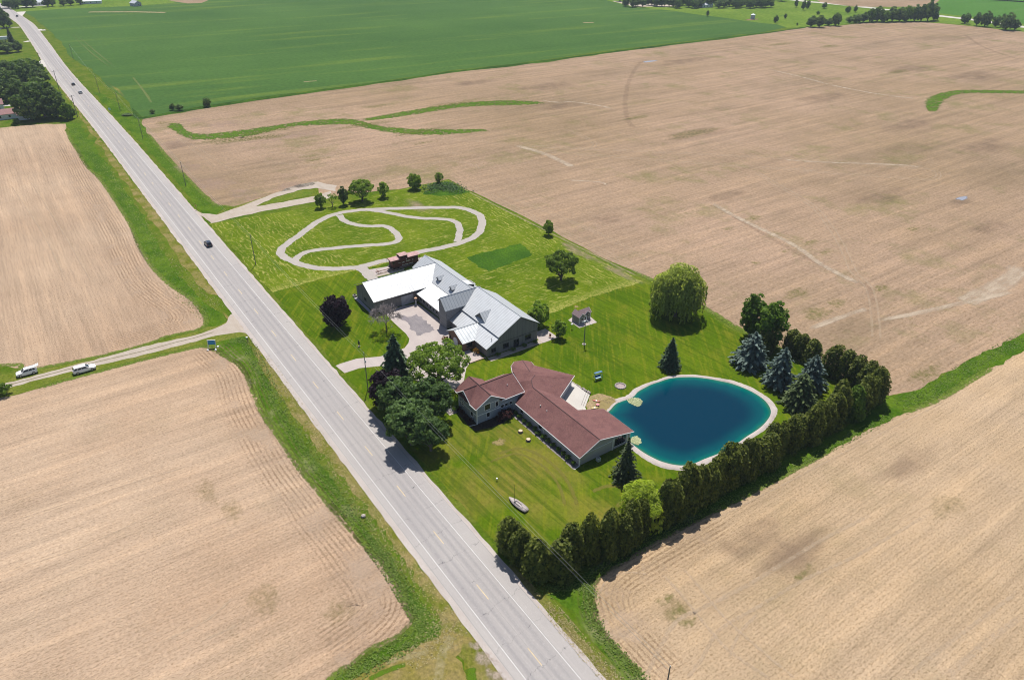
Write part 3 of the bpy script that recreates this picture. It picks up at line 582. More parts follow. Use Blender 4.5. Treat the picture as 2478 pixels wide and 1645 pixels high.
fs.append(tuple(5*n+j for j in range(n)))
me = bpy.data.meshes.new('pond'); me.from_pydata(vs, [], fs); me.materials.append(M_WATER.m)
me.attributes.new('a', 'FLOAT', 'POINT').data.foreach_set('value', av); me.update()
if me.polygons[0].normal.z < 0: me.flip_normals()
tag(bpy.data.objects.new('pond', me), kind='structure'); C.objects.link(bpy.data.objects['pond'])
# stone bank: a low berm around the water
bank = MB(); cs = ((-.2,.06),(.25,.19),(.75,.2),(1.25,.05))
wid = []
for i, p in enumerate(W3):
    d = p-wc; ang = math.degrees(math.atan2(d[1], d[0]))
    wid.append(1.0)
pr = []
for i in range(n):
    t = W3[(i+1)%n]-W3[i-1]; t = t/np.linalg.norm(t); nr = np.array([t[1], -t[0]])
    if nr.dot(W3[i]-wc) < 0: nr = -nr
    jx = rng.normal(0, .06)+.3*math.sin(i*.09+1)+.12*math.sin(i*.31)
    beach = 0 if (W3[i][0] < -88 and W3[i][1] < 101.3) else 1      # no stone at the beach and along the house
    pr.append([(W3[i]+nr*(o_*(1 if beach else .25)+jx*(o_ > .3)), z_*(1 if beach else .42)) for o_, z_ in cs])
for i in range(n):
    for j in range(3):
        q4 = [pr[i][j], pr[i][j+1], pr[(i+1)%n][j+1], pr[(i+1)%n][j]]
        bank.face([(p[0], p[1], z) for p, z in q4])
o = bank.build('pond_bank', M_STONE, smooth=True); tag(o, kind='structure')
sheet('beach_sand', [pt(x, y, kh) for x, y in ((1700,640),(1740,560),(1830,530),(1930,550),(2040,580),(2080,610),(2000,660),(1960,720),(1930,790),(1800,770),(1690,720))], .048, grass_mat('beach_sand', S(198,172,138), S(176,162,110), S(214,190,160), .3, 2, .6).m, .2, .8)

# ------------------------------------------------------------------ building materials
def wall_mat(name, c, c2, axis='v', period=.25, rough=.8, depth=.03, var=.5):
    m = Mat(name, rough); p = m.pos()
    if axis == 'h': s_ = m.sep(p, 2)
    else: s_ = m.math('ADD', m.sep(p, 0), m.sep(p, 1))
    w = m.math('FRACT', m.math('DIVIDE', s_, period)); fl = m.math('FLOOR', m.math('DIVIDE', s_, period))
    pb = m.n('ShaderNodeTexWhiteNoise', 0, {'W': fl}, noise_dimensions='1D')
    st = m.noise(1, 5, .7, m.vec(0, (2.5, 2.5, .25) if axis == 'v' else (.3, .3, 6)))
    cc = m.mix(m.math('MULTIPLY', pb, var), c, c2); cc = m.mix(m.mr(st, .35, .7, 0, .6), cc, c2)
    cc = m.mix(m.mr(w, .06, .02), cc, tuple(v*.45 for v in c[:3])+(1,))
    m.color(cc).bump(m.mr(w, 0, .12) if axis == 'v' else w, .6, depth); return m.m
M_BARNW = wall_mat('weathered_boards', (.15,.145,.145,1), (.25,.235,.225,1), 'v', .28)
M_SHAKE = wall_mat('weathered_shakes', (.17,.17,.185,1), (.30,.295,.30,1), 'h', .22, var=.8)
M_BROWNW = wall_mat('brown_boards', (.16,.10,.075,1), (.22,.15,.11,1), 'v', .2)
M_SIDING = wall_mat('grey_lap_siding', (.31,.335,.38,1), (.35,.375,.42,1), 'h', .18, .7, .02, .2)
M_SIDING2 = wall_mat('taupe_lap_siding', (.46,.43,.44,1), (.51,.48,.48,1), 'h', .18, .7, .02, .2)
M_WTRIM = plain('white_trim', (.78,.78,.78,1), .5, var=.05)
M_GLASS = Mat('dark_window_glass', .06, .6); M_GLASS.color((.012,.016,.022,1)); M_GLASS = M_GLASS.m
def metal_mat(name, axis, tint=(.46,.47,.485), met=.8):
    m = Mat(name, .6, .5); p = m.pos(); s_ = m.sep(p, axis)
    fr = m.math('FRACT', m.math('DIVIDE', s_, .95)); rib = m.math('MULTIPLY', m.mr(fr, 0, .12, 0, 1, True), m.mr(fr, 1, .88, 0, 1, True))
    a = m.noise(.5, 5, .65); st = m.noise(1, 4, .65, m.vec(0, (.25, 2.2, 1) if axis == 1 else (2.2, .25, 1)))
    c = m.mix(m.mr(a, .35, .7), tint+(1,), tuple(v*.9 for v in tint)+(1,)); c = m.mix(m.mr(st, .5, .7, 0, .4), c, tuple(v*.8 for v in tint)+(1,))
    c = m.mix(rib, m.mix(1.0, c, (.6,.62,.66,1), 'MULTIPLY'), c); m.color(c); m.b.inputs['Metallic'].default_value = met
    m.set(m.b.inputs['Roughness'], m.mr(a, .3, .7, .58, .68)); m.bump(rib, .6, .035); return m.m
M_METX = metal_mat('ribbed_metal_roof', 0, (.49,.505,.525), .78); M_METY = metal_mat('bright_metal_roof', 1); M_METZ = metal_mat('worn_metal_roof', 1, (.40,.42,.44), .75)
def shingle_mat():
    m = Mat('red_brown_shingles', .9, .2); f = m.noise(3.2, 5, .8); a = m.noise(.3, 4, .6)
    z = m.math('FRACT', m.math('DIVIDE', m.sep(m.pos(), 2), .075))
    c = m.mix(m.mr(a, .35, .65), S(118,82,80), S(132,92,90)); c = m.mix(m.mr(f, .35, .7, 0, .8), c, S(158,114,108))
    c = m.mix(m.mr(m.noise(1, 4, .6, m.vec(0, (.5, .5, .1))), .48, .66, 0, .35), c, S(100,64,68)); c = m.mix(m.mr(f, .45, .3, 0, .6), c, S(104,64,66)); m.color(c).bump(f, .3, .04); return m.m
M_SHING = shingle_mat()

# ------------------------------------------------------------------ barn-like lodge with metal roofs
def window(par, axis, c, u0, u1, z0, z1, out, name='window', frame=M_WTRIM, fw=.1, bars=0, glass=None):
    "window on the wall plane axis='x'|'y' at coordinate c; out = +1/-1 outward direction"
    f = MB(); gl = MB()
    def bx(mb, a0, a1, b0, b1, d0, d1):
        d0, d1 = sorted((c+out*d0, c+out*d1))
        if axis == 'x': mb.box(d0, d1, a0, a1, b0, b1)
        else: mb.box(a0, a1, d0, d1, b0, b1)
    bx(f, u0-fw, u1+fw, z1, z1+fw, -.02, .07); bx(f, u0-fw, u1+fw, z0-fw, z0, -.02, .07)
    bx(f, u0-fw, u0, z0, z1, -.02, .07); bx(f, u1, u1+fw, z0, z1, -.02, .07)
    for i in range(bars):
        u = u0+(u1-u0)*(i+1)/(bars+1); bx(f, u-fw*.4, u+fw*.4, z0, z1, .012, .06)
    w = f.build(name, frame, par); bx(gl, u0, u1, z0, z1, -.02, .02); gl.build('pane', glass or M_GLASS, w); return w
barn = thing('lodge', 'weathered grey barn-like lodge with pale ribbed metal roofs, tower and courtyard', 'building', (0,0,0))
zr, ze = 7.5, 4.0
w = MB()
# west wing (gable towards the road)
w.box(-186.7,-174.3,72.75,92,0,3.85); w.prism([(-186.7,72.75,3.85),(-174.3,72.75,3.85),(-180.5,72.75,7.1)], (0,19,0))
w.build('wall', M_BARNW, barn)
w = MB(); w.box(-186.9,-157.5,92.4,101.9,0,3.9); w.prism([(-186.9,92.4,3.9),(-186.9,101.9,3.9),(-186.9,96.8,7.1)], (29,0,0)); w.build('wall', M_BARNW, barn)
w = MB(); w.box(-174.25,-158.7,86.6,92.3,0,2.85); w.build('wall', M_BARNW, barn)
w = MB(); w.box(-158.6,-154.7,85.2,97,0,5.9); w.prism([(-158.6,85.2,5.9),(-154.7,85.2,5.9),(-154.7,85.2,6.15),(-157.1,85.2,8.65),(-158.6,85.2,7.3)], (0,11,0)); w.build('tower_wall', M_SHAKE, barn)
w = MB(); w.box(-156.8,-136.0,90.3,102.8,0,5.05); w.prism([(-136.0,90.3,5.05),(-136.0,102.8,5.05),(-136.0,97,8.75)], (-20.5,0,0)); w.build('wall', M_BARNW, barn)
w = MB(); w.prism([(-136.02,86.55,0),(-136.02,90.28,0),(-136.02,90.28,4.5),(-136.02,86.55,2.65)], (-18.5,0,0)); w.build('wall', M_BARNW, barn)
w = MB(); w.box(-149.6,-141.9,82.9,86.5,0,2.75); w.prism([(-149.6,82.9,2.75),(-141.9,82.9,2.75),(-145.8,82.9,4.65)], (0,6,0)); w.build('porch_wall', M_BROWNW, barn)
T = .16
def roof(name, polys, mat, par=None, t=T):
    r = MB()
    for p in polys: r.slab(p, t)
    return r.build(name, mat, par or barn)
zt = lambda y: 7.5 if y > 92 else 7.5
# wing roof
roof('roof', [[(-180.6,72.3,7.5),(-180.6,96.6,7.5),(-173.7,91.8,3.95),(-173.7,72.3,3.95)], [(-180.6,96.6,7.5),(-180.6,72.3,7.5),(-187.4,72.3,3.95),(-187.4,92,3.95)]], M_METY)
# spine roof: near slope in two pitches, far slope
roof('roof', [[(-187.5,96.7,7.52),(-187.5,92,4.5),(-156.6,92,4.5),(-156.6,96.7,7.52)], [(-173.75,91.85,4.47),(-174.2,85.9,3.0),(-158.5,85.9,3.0),(-158.5,91.85,4.47)], [(-187.5,96.7,7.52),(-156.6,96.7,7.52),(-156.6,102.4,3.9),(-187.5,102.4,3.9)]], M_METX)
# tower roof
roof('tower_roof', [[(-157.1,84.8,8.9),(-157.1,98.0,8.9),(-154.3,97.5,5.95),(-154.3,84.8,5.95)], [(-157.1,98.0,8.9),(-157.1,84.8,8.9),(-158.95,84.8,7.3),(-158.95,96.5,7.3)]], M_METZ)
# hall roof with a step down to the lean-to
sl = lambda y: 9.1-.565*(97-y)
roof('roof', [[(-156.9,97,9.1),(-156.9,89.9,5.09),(-135.6,89.9,5.09),(-135.6,97,9.1)], [(-135.6,97,9.1),(-135.6,103.3,5.2),(-156.9,103.3,5.2),(-156.9,97,9.1)]], M_METX)
roof('roof', [[(-154.6,90.25,4.85),(-154.6,86.1,2.7),(-135.6,86.1,2.7),(-135.6,90.25,4.85)]], M_METX)
roof('porch_roof', [[(-145.8,82.4,4.85),(-145.8,90.2,4.85),(-141.4,86.2,2.72),(-141.4,82.4,2.72)], [(-145.8,90.2,4.85),(-145.8,82.4,4.85),(-150.1,82.4,2.72),(-150.1,86.2,2.72)]], M_METZ)
# fascia caps along ridges
rc = MB()
for a_, b_ in (((-187.5,96.7,7.56),(-156.6,96.7,7.56)), ((-180.6,72.3,7.54),(-180.6,96.6,7.54)), ((-156.9,97,9.14),(-135.6,97,9.14)), ((-157.1,84.8,8.94),(-157.1,97.5,8.94)), ((-145.8,82.4,4.89),(-145.8,90.2,4.89))): rc.tube([a_, b_], .07, 5)
rc.build('ridge_cap', M_METX, barn)
# big dormer
d = MB(); d.box(-147.9,-143.8,91.0,93.5,5.2,5.75); d.prism([(-147.9,91.0,5.75),(-143.8,91.0,5.75),(-145.85,91.0,7.45)], (0,3,0)); dm = d.build('dormer', M_BARNW, barn)
roof('dormer_roof', [[(-145.85,90.6,7.62),(-145.85,94.6,7.62),(-143.4,91.5,5.6),(-143.4,90.6,5.6)], [(-145.85,94.6,7.62),(-145.85,90.6,7.62),(-148.3,90.6,5.6),(-148.3,91.5,5.6)]], M_METZ, dm)
for x in (-173.2, -165.6):          # two small dormers
    y = 93.2
    d = MB(); d.box(x-.7, x+.7, y, y+1.6, 4.9, 5.9); d.prism([(x-.7,y,5.9),(x+.7,y,5.9),(x,y,6.6)], (0,2,0)); dm = d.build('dormer', M_BARNW, barn)
    roof('dormer_roof', [[(x,y-.25,6.75),(x,y+2.2,6.75),(x+1.0,y+1.2,5.85),(x+1.0,y-.25,5.85)], [(x,y+2.2,6.75),(x,y-.25,6.75),(x-1.0,y-.25,5.85),(x-1.0,y+1.2,5.85)]], M_METZ, dm, .1)
d = MB(); d.box(-165.7,-163.5,98.2,99.9,5.4,6.7); dm = d.build('dormer', M_BARNW, barn)
roof('dormer_roof', [[(-166.1,97.3,7.2),(-163.1,97.3,7.2),(-163.1,100.2,6.5),(-166.1,100.2,6.5)]], M_METX, dm, .12)
# vent stack on the hall roof
v_ = MB().tube([(-136.9,88.6,3.7),(-136.9,88.6,4.7)], .09, 8); v_.build('vent_pipe', plain('stack_metal', (.25,.25,.26,1), .5, .6), barn)
M_FRAME = plain('dark_frame', (.09,.085,.085,1)); 
for y0, y1, z0, z1 in ((87.9,89.2,1.0,2.1),(91.6,93.3,1.0,2.3),(95.0,96.6,.2,2.4),(98.7,100.6,1.2,2.6)): window(barn, 'x', -136.0, y0, y1, z0, z1, 1, frame=M_FRAME, bars=1)
b_ = MB().box(-135.99,-135.93,90.3,102.8,3.0,3.14); b_.build('wall_band', M_FRAME, barn)
for i in range(6): window(barn, 'y', 86.58, -172.6+i*1.9, -171.5+i*1.9, .9, 2.3, -1, frame=plain('grey_frame', (.35,.37,.38,1)) if i == 0 else bpy.data.materials['grey_frame'], bars=0)
M_RUST = plain('rust_door', (.22,.09,.05,1)); M_PDOOR = plain('pale_slide_door', (.30,.31,.34,1), var=.25, scale=1)
d = MB().box(-160.6,-159.3,86.45,86.6,0,2.2); d.build('door', M_RUST, barn)
d = MB().box(-174.29,-174.12,81.2,85.2,0.05,3.0); dd = d.build('sliding_door', M_PDOOR, barn)
MB().box(-174.25,-174.06,79.5,86,3.05,3.2).build('door_rail', M_FRAME, dd)
window(barn, 'y', 72.75, -181.3, -180.1, 1.4, 2.3, -1, frame=M_FRAME)
# round-topped white door on the porch gable, and side window
dp = [(-146.9,82.86,.05),(-144.7,82.86,.05),(-144.7,82.86,1.7)] + [(-145.8+1.1*math.cos(a), 82.86, 1.7+.75*math.sin(a)) for a in np.linspace(.2, math.pi-.2, 7)] + [(-146.9,82.86,1.7)]
d = MB().prism(dp, (0,-.08,0)); d.build('door', plain('pale_door', (.5,.5,.52,1)), barn)
window(barn, 'x', -141.9, 83.9, 85.6, .9, 2.1, 1, frame=M_FRAME)
MB().box(-149.3,-148.5,82.8,82.88,.9,1.9).build('window', M_GLASS, barn)
# stone planter edge at the door terrace
tag(MB().box(-141.3,-135.9,81.0,81.25,0,.28).box(-136.15,-135.9,81.0,86,0,.28).build('terrace_kerb', plain('brick_kerb', (.42,.3,.24,1))), 'low brick edging around the lodge door terrace', 'kerb')
# ------------------------------------------------------------------ red-roofed house
house = thing('house', 'grey two-storey house with red-brown shingle roofs and a long wing beside the pond', 'house')
H = lambda x, y, z: (*at(1060+x/4.722, 840+y/4.722, z), z)
w = MB(); w.box(-121.0,-113.25,69.1,76,0,4.75); w.prism([(-113.25,69.1,4.75),(-113.25,76,4.75),(-113.25,72.55,6.65)], (-7.7,0,0)); w.prism([(-120.4,69.1,4.75),(-115.9,69.1,4.75),(-118.15,69.1,6.3)], (0,2.5,0)); w.build('wall', M_SIDING, house)
w = MB(); w.box(-120.6,-113.2,76,81.3,0,4.7); w.prism([(-120.6,81.3,4.7),(-113.2,81.3,4.7),(-117.5,81.3,6.5)], (0,-5,0)); w.build('wall', M_SIDING, house)
w = MB(); w.box(-113.4,-89.0,79.3,88.1,0,2.75); w.prism([(-89.0,79.3,2.75),(-89.0,88.1,2.75),(-89.0,88.1,3.9),(-89.0,84.2,4.75)], (-11.2,0,0)); w.prism([(-100.2,79.3,2.75),(-100.2,86.5,2.75),(-100.2,84.2,4.6)], (-9,0,0)); w.build('wall', M_SIDING2, house)
w = MB(); w.prism([(-88.98,88.12,0),(-88.98,93.3,0),(-88.98,93.3,3.0),(-88.98,88.12,4.0)], (-9.1,0,0)); w.build('wall', M_SIDING2, house)
hubw = [H(850,290,3), H(850,225,3), H(880,178,3), H(965,162,3), H(1055,178,3), H(1095,222,3), H(1530,335,3), H(1392,540,3)]
w = MB(); base = [(p[0], p[1], 0) for p in hubw] + [(-107.5,86,0),(-113,80,0)]
w.prism(base, (0,0,2.95)); w.build('wall', M_SIDING2, house)
# hub, bay and wing roofs (eaves sighted at their heights)
e = {}
def fold(a, b, c, x, y):
    "height at which the sighted corner lies just above the roof plane a-b-c"
    a, b, c = Vector(a), Vector(b), Vector(c); nr = (b-a).cross(c-a).normalized()
    if nr.z < 0: nr = -nr
    for z in np.linspace(3.0, 6.5, 141):
        p = Vector(H(x, y, z))
        if (p-a).dot(nr) > .03: return tuple(p)
    return H(x, y, 5)
e['a'] = H(850,292,3.25); e['b'] = H(835,215,3.25); e['c'] = H(870,165,3.25); e['d'] = H(965,148,3.25); e['e'] = H(1065,165,3.25); e['f'] = H(1100,208,3.25)
e['g'] = H(1560,322,3.2); e['h'] = H(1395,566,3.2); e['k1'] = H(1048,277,5.35); e['k2'] = H(1108,318,5.6); e['k3'] = H(1385,358,5.0); e['k4'] = H(1065,375,5.45); e['k5'] = H(1085,460,5.1); e['k3'] = fold(e['k2'], e['g'], e['h'], 1385, 358); e['m'] = H(862,288,4.3); e['n'] = H(918,396,4.2)
R = lambda s_: [e[c_] for c_ in s_.split()]
o = H(955,505,3.55); p0 = (-111.9,78.7,2.75); p1 = (-88.35,78.7,2.75); rS = (-88.5,84.2,5.05); inn = (-100.4,87.9,4.05); fN = (-98.4,93.9,3.15); fS = (-88.3,93.9,3.15)
top = MB()
tris = [R('a b c d k1'), R('d e f k1'), R('f g k3 k1'), R('a k1 m'), R('m k1 k2'), R('k1 k3 k2'), [e['m'], e['k2'], e['k4'], e['n']], [e['k2'], e['k3'], e['g']], [e['k2'], e['g'], e['h']], [e['k2'], e['h'], e['k5']], [e['k2'], e['k5'], e['k4']],
        [e['n'], e['k4'], e['k5'], o], [o, e['k5'], p0], [e['k5'], rS, p1, p0], [e['k5'], e['h'], inn], [e['k5'], inn, rS], [inn, fN, fS, rS]]
for t_ in tris:
    a_ = Vector(t_[0]); nr = (Vector(t_[1])-a_).cross(Vector(t_[2])-a_)
    if nr.z < 0: t_ = t_[::-1]
    for i in range(1, len(t_)-1): top.face([t_[0], t_[i], t_[i+1]])
ro = top.build('roof', M_SHING, house)
sol = ro.modifiers.new('thick', 'SOLIDIFY'); sol.thickness = .12; sol.offset = -1
# two-storey roofs
def hroof(polys):
    r = MB()
    for p in polys: r.slab(p, .14)
    return r.build('roof', M_SHING, house)
hroof([[(-122.2,72.55,6.95),(-122.2,68.5,4.6),(-112.7,68.5,4.6),(-112.7,72.55,6.95)], [(-112.7,72.55,6.95),(-112.7,76.3,4.7),(-122.2,76.3,4.7),(-122.2,72.55,6.95)],
       [(-118.15,68.6,6.75),(-118.15,72.4,6.75),(-115.7,69.4,5.05),(-115.5,68.6,4.75)], [(-118.15,72.4,6.75),(-118.15,68.6,6.75),(-120.8,68.6,4.75),(-120.6,69.4,5.05)],
       [(-117.6,72.6,6.93),(-117.6,81.8,6.93),(-112.6,81.8,4.5),(-112.6,75.4,4.5)], [(-117.6,81.8,6.93),(-117.6,72.6,6.93),(-121.2,75.4,4.6),(-121.2,81.8,4.6)]])
tr_ = MB()
def rail(a, b, r=.09): tr_.tube([a, b], r, 4)
for a, b in ((p0,p1),(p1,rS),(rS,fS),(fS,fN),(fN,inn),(inn,e['h']),(e['h'],e['g']),(e['g'],e['f']),(e['f'],e['e']),(e['e'],e['d']),(e['d'],e['c']),(e['c'],e['b']),(e['b'],e['a'])): rail((a[0],a[1],a[2]-.08), (b[0],b[1],b[2]-.08), .085)
for a, b in (((-112.68,72.55,6.87),(-112.68,68.5,4.5)),((-112.68,72.55,6.87),(-112.68,76.3,4.6)),((-122.2,68.48,4.5),(-120.6,68.48,4.5)),((-115.6,68.48,4.5),(-112.7,68.48,4.5)),((-118.15,68.56,6.67),(-115.45,68.56,4.62)),((-118.15,68.56,6.67),(-120.85,68.56,4.62)),((-112.58,75.4,4.42),(-112.58,81.8,4.42)),((-117.6,81.85,6.83),(-112.6,81.85,4.4)),((-121.25,76,4.5),(-121.25,81.8,4.5))): rail(a, b, .1)
tr_.build('eave_trim', M_WTRIM, house)
rd = MB(); M_RIDGE = plain('dark_ridge_shingle', (.085,.045,.045,1), .9)
for a, b in ((e['d'],e['k1']),(e['k2'],e['k4']),(e['k4'],e['k5']),(e['k5'],rS),((-122.1,72.55,6.97),(-112.8,72.55,6.97)),((-117.6,72.6,6.96),(-117.6,81.7,6.96)),((-118.15,68.7,6.78),(-118.15,72.4,6.78))): rd.tube([(a[0],a[1],a[2]+.02),(b[0],b[1],b[2]+.02)], .09, 5)
rd.build('ridge_cap', M_RIDGE, house)
for x, y, z in ((-113.2,69.05,4.6),(-121.05,69.05,4.6),(-113.15,81.3,4.5),(-88.95,79.25,2.7),(-113.2,79.25,2.7),(-88.95,93.35,2.9)): MB().box(x-.1, x+.1, y-.1, y+.1, 0, z).build('corner_board', M_WTRIM, house)
for b_ in ((-113.27,-113.2,69.2,81.2,2.2,2.34),(-120.9,-113.4,69.02,69.12,2.2,2.34),(-113.27,-113.2,69.2,75.6,4.45,4.56),(-120.3,-116.2,69.02,69.1,5.0,5.1),(-89.02,-88.9,79.5,88.1,2.55,2.67),(-89.0,-88.88,88.2,93.2,2.95,3.05)): MB().box(*b_).build('trim_band', M_WTRIM, house)
for y0, y1, z0, z1 in ((71.2,72.6,3.0,4.6),(71.6,72.5,.9,2.1),(74.1,74.8,2.9,4.2)): window(house, 'x', -113.25, y0, y1, z0, z1, 1)
for y in (75.6,76.7,77.9): window(house, 'x', -113.2, y, y+.75, 1.95, 2.75, 1)
for x0, x1, z0, z1 in ((-118.9,-117.6,3.4,5.0),(-119.8,-119.0,1.7,2.7),(-116.0,-115.0,1.0,2.2)): window(house, 'y', 69.1, x0, x1, z0, z1, -1)
for x0, x1 in ((-110.6,-109.6),(-103.6,-102.3)): window(house, 'y', 79.3, x0, x1, .8, 2.2, -1)
for y0, y1 in ((88.9,89.9),(90.0,91.1),(91.2,92.2)): window(house, 'x', -88.98, y0, y1, .7, 2.9, 1, glass=None)
MB().box(-89.02,-88.86,88.3,88.55,0,3.0).build('corner_board', M_WTRIM, house); MB().box(-89.02,-88.86,92.5,92.7,0,2.95).build('corner_board', M_WTRIM, house)
for d_, r_ in (([(-88.75,79.1,2.6),(-88.75,79.05,.25),(-88.5,77.6,.08)], .06), ([(-113.0,68.95,4.4),(-112.95,68.9,.25),(-113.6,67.2,.08)], .06), ([(-101.5,79.15,2.6),(-101.5,79.1,.2),(-101.3,77.9,.08)], .05)): MB().tube(d_, r_, 6).build('downspout', M_WTRIM, house)
M_VENT = plain('vent_grey', (.5,.47,.46,1))
for x, y, z in ((790,428,6.0),(1170,662,4.4),(1243,725,4.2),(1340,615,4.6)):
    p = H(x, y, z); vp = MB().tube([(p[0],p[1],z-.6),(p[0],p[1],z+.02)], .08, 8); vp.lathe([(.13,0),(.13,.06),(.05,.1)], (p[0],p[1],z), 8); vp.build('roof_vent', M_VENT, house)
MB().box(-104.4,-103.4,92.0,92.8,0,.1).build('footing', M_CONC, house)

# deck with steps, seen beside the house
deck = thing('deck', 'pale concrete deck with steps between the red-roofed house and the pond', 'deck')
DA, DB, DC, DD = at(1380,926,.5), at(1417,952,.5), at(1404,985,.5), at(1360,960,.5)
ctr = lambda x, y: at(1060+x/4.722, 840+y/4.722)
pl = [ctr(1510,415), ctr(1560,440), ctr(1640,500), ctr(1735,545), ctr(1680,690), ctr(1700,735), ctr(1620,760), ctr(1460,640), ctr(1380,560)]
M_DECK = gravel_mat('deck_concrete', S(236,230,222), S(226,220,212), S(210,202,196))
dk = MB(); base = [(p[0],p[1],0) for p in pl]; a = Vector((pl[3][0],pl[3][1],0)); b = Vector((pl[4][0],pl[4][1],0))
dirv = (b-a).normalized(); nv = Vector((dirv.y, -dirv.x, 0)); 
if nv.dot(Vector((-110,92,0))-a) < 0: nv = -nv
for lv, back in ((.18,0),(.36,.5),(.54,1.0)):
    pp_ = [Vector((p[0],p[1],0)) for p in pl]; pp_[3] = pp_[3]+nv*back; pp_[4] = pp_[4]+nv*back; pp_[5] = pp_[5]+nv*back
    dk.prism([(p.x,p.y,lv-.18 + (.002 if lv > .2 else 0)) for p in pp_], (0,0,.178))
dk.build('platform', M_DECK, deck)
stn = MB()
for t_ in np.linspace(.05, .95, 16):
    p = Vector((pl[0][0],pl[0][1],0)).lerp(Vector((pl[3][0],pl[3][1],0)), t_)
    stn.lathe([(.28,0),(.34,.2),(.3,.45),(.12,.62)], (p.x+rng.normal(0,.1), p.y+.25+rng.normal(0,.1), .0), 7)
stn.build('stone_edge', M_STONE, deck)

# ------------------------------------------------------------------ trees
def leaf_mat(name, c0, c1, trans=.35, tc=None, rough=.6):
    m = Mat(name, .6, .15); t = m.attr('tint'); ob = m.n('ShaderNodeObjectInfo', 'Random')
    c = m.mix(t, c0, c1); c = m.mix(1.0, c, m.mix(ob, (.85,.86,.84,1), (1.12,1.1,1.1,1)), 'MULTIPLY'); m.color(c)
    tr = m.n('ShaderNodeBsdfTranslucent', 0, {'Color': m.mix(1.0, c, tc or (1.5,1.55,.8,1), 'MULTIPLY')})
    ms = m.n('ShaderNodeMixShader', 0, {0: trans, 1: m.b.outputs[0], 2: tr}); m.set(m.t.nodes['Material Output'].inputs['Surface'], ms); return m.m
def bark_mat(name, c): return plain(name, c, .95, var=.35, scale=4)
M_BARK = bark_mat('grey_bark', (.13,.105,.085,1)); M_BARKD = bark_mat('dark_bark', (.07,.055,.045,1)); M_BARKP = bark_mat('pale_twigs', (.27,.235,.23,1))
def cards(c, nrm, size, asp=.75, droop=0.0, up=None):
    "leaf clumps: n pointed faces at centres c facing nrm"
    n = len(c); nrm = nrm/np.maximum(np.linalg.norm(nrm, axis=1, keepdims=True), 1e-6)
    r = rng.normal(size=(n,3)) if up is None else np.broadcast_to(np.asarray(up, float), (n,3))+rng.normal(0,.25,(n,3))
    t = r - nrm*np.sum(r*nrm, axis=1, keepdims=True); t /= np.maximum(np.linalg.norm(t, axis=1, keepdims=True), 1e-6)
    b = np.cross(nrm, t); s_ = size[:,None] if hasattr(size, '__len__') else size
    k = rng.uniform(-.15,.15,(n,1))
    return np.stack([c-t*s_*.5, c+b*s_*asp*.5+nrm*s_*k, c+t*s_*.5-np.array([0,0,1])*s_*droop, c-b*s_*asp*.5-nrm*s_*k], 1)
def unit(n):
    v = rng.normal(size=(n,3)); return v/np.linalg.norm(v, axis=1, keepdims=True)
def limbs(H_, R_, zb, n=6, r0=.25, seed=0):
    rs = np.random.default_rng(seed); mb = MB()
    mb.tube([(0,0,-.1),(0,0,zb*.6),(rs.normal(0,.1),rs.normal(0,.1),zb),(rs.normal(0,.2),rs.normal(0,.2),H_*.7)], [r0*1.25,r0,r0*.85,r0*.25], 8)
    for i in range(n):
        a = 2*math.pi*i/n+rs.uniform(-.4,.4); z0 = zb*rs.uniform(.75,1.25); L = R_*rs.uniform(.55,.8); z1 = min(H_*.85, z0+(H_-zb)*rs.uniform(.25,.6))
        mb.tube([(0,0,z0),(L*.5*math.cos(a),L*.5*math.sin(a),z0+(z1-z0)*.6),(L*math.cos(a),L*math.sin(a),z1)], [r0*.5,r0*.32,r0*.1], 5)
    return mb
PROTO = {}
def proto(key, crown, trunk, extra=()): PROTO[key] = (crown, trunk, extra)
def broadleaf(key, H_, R_, zb, nl, per, size, mat, bark, seed, lobe=.33, fill=.15, flat=1.0, low=False, shape=0.0):
    global rng
    rng = np.random.default_rng(seed); zc = (H_+zb)/2; hz = (H_-zb)/2
    V, T_ = [], []
    u = unit(nl); u[:,2] = np.where(u[:,2] < -.35, -u[:,2]*.6, u[:,2]) if not low else u[:,2]; u /= np.linalg.norm(u, axis=1, keepdims=True)
    for i in range(nl):
        rad = rng.uniform(.55,.9); c = np.array([u[i,0]*R_*rad, u[i,1]*R_*rad, zc+u[i,2]*hz*rad])
        c[:2] *= 1 - shape*max(0, (c[2]-zc)/hz)*.6
        lr = R_*lobe*rng.uniform(.65,1.2); n = int(per*rng.uniform(.7,1.3))
        d = unit(n); d = d+u[i]*.7+np.array([0,0,.25]); d /= np.linalg.norm(d, axis=1, keepdims=True)
        p = c+d*lr*rng.uniform(.6,1.05,(n,1))*np.array([1,1,.75*flat])
        V.append(cards(p, d+rng.normal(0,.45,(n,3)), size*rng.uniform(.6,1.35,n))); T_.append(np.clip(rng.uniform(0,.75,n)+rng.uniform(-.15,.35), 0, 1))
    n = int(nl*per*fill); d = unit(n); p = d*np.array([R_,R_,hz])*rng.uniform(.1,.75,(n,1))+np.array([0,0,zc])
    V.append(cards(p, unit(n), size*1.3)); T_.append(rng.uniform(0,.4,n))
    proto(key, quads(key+'_crown', np.concatenate(V), np.concatenate(T_), mat), limbs(H_, R_, zb, 6, .05*R_+.02*H_*.5, seed).data(key+'_trunk', bark, True))
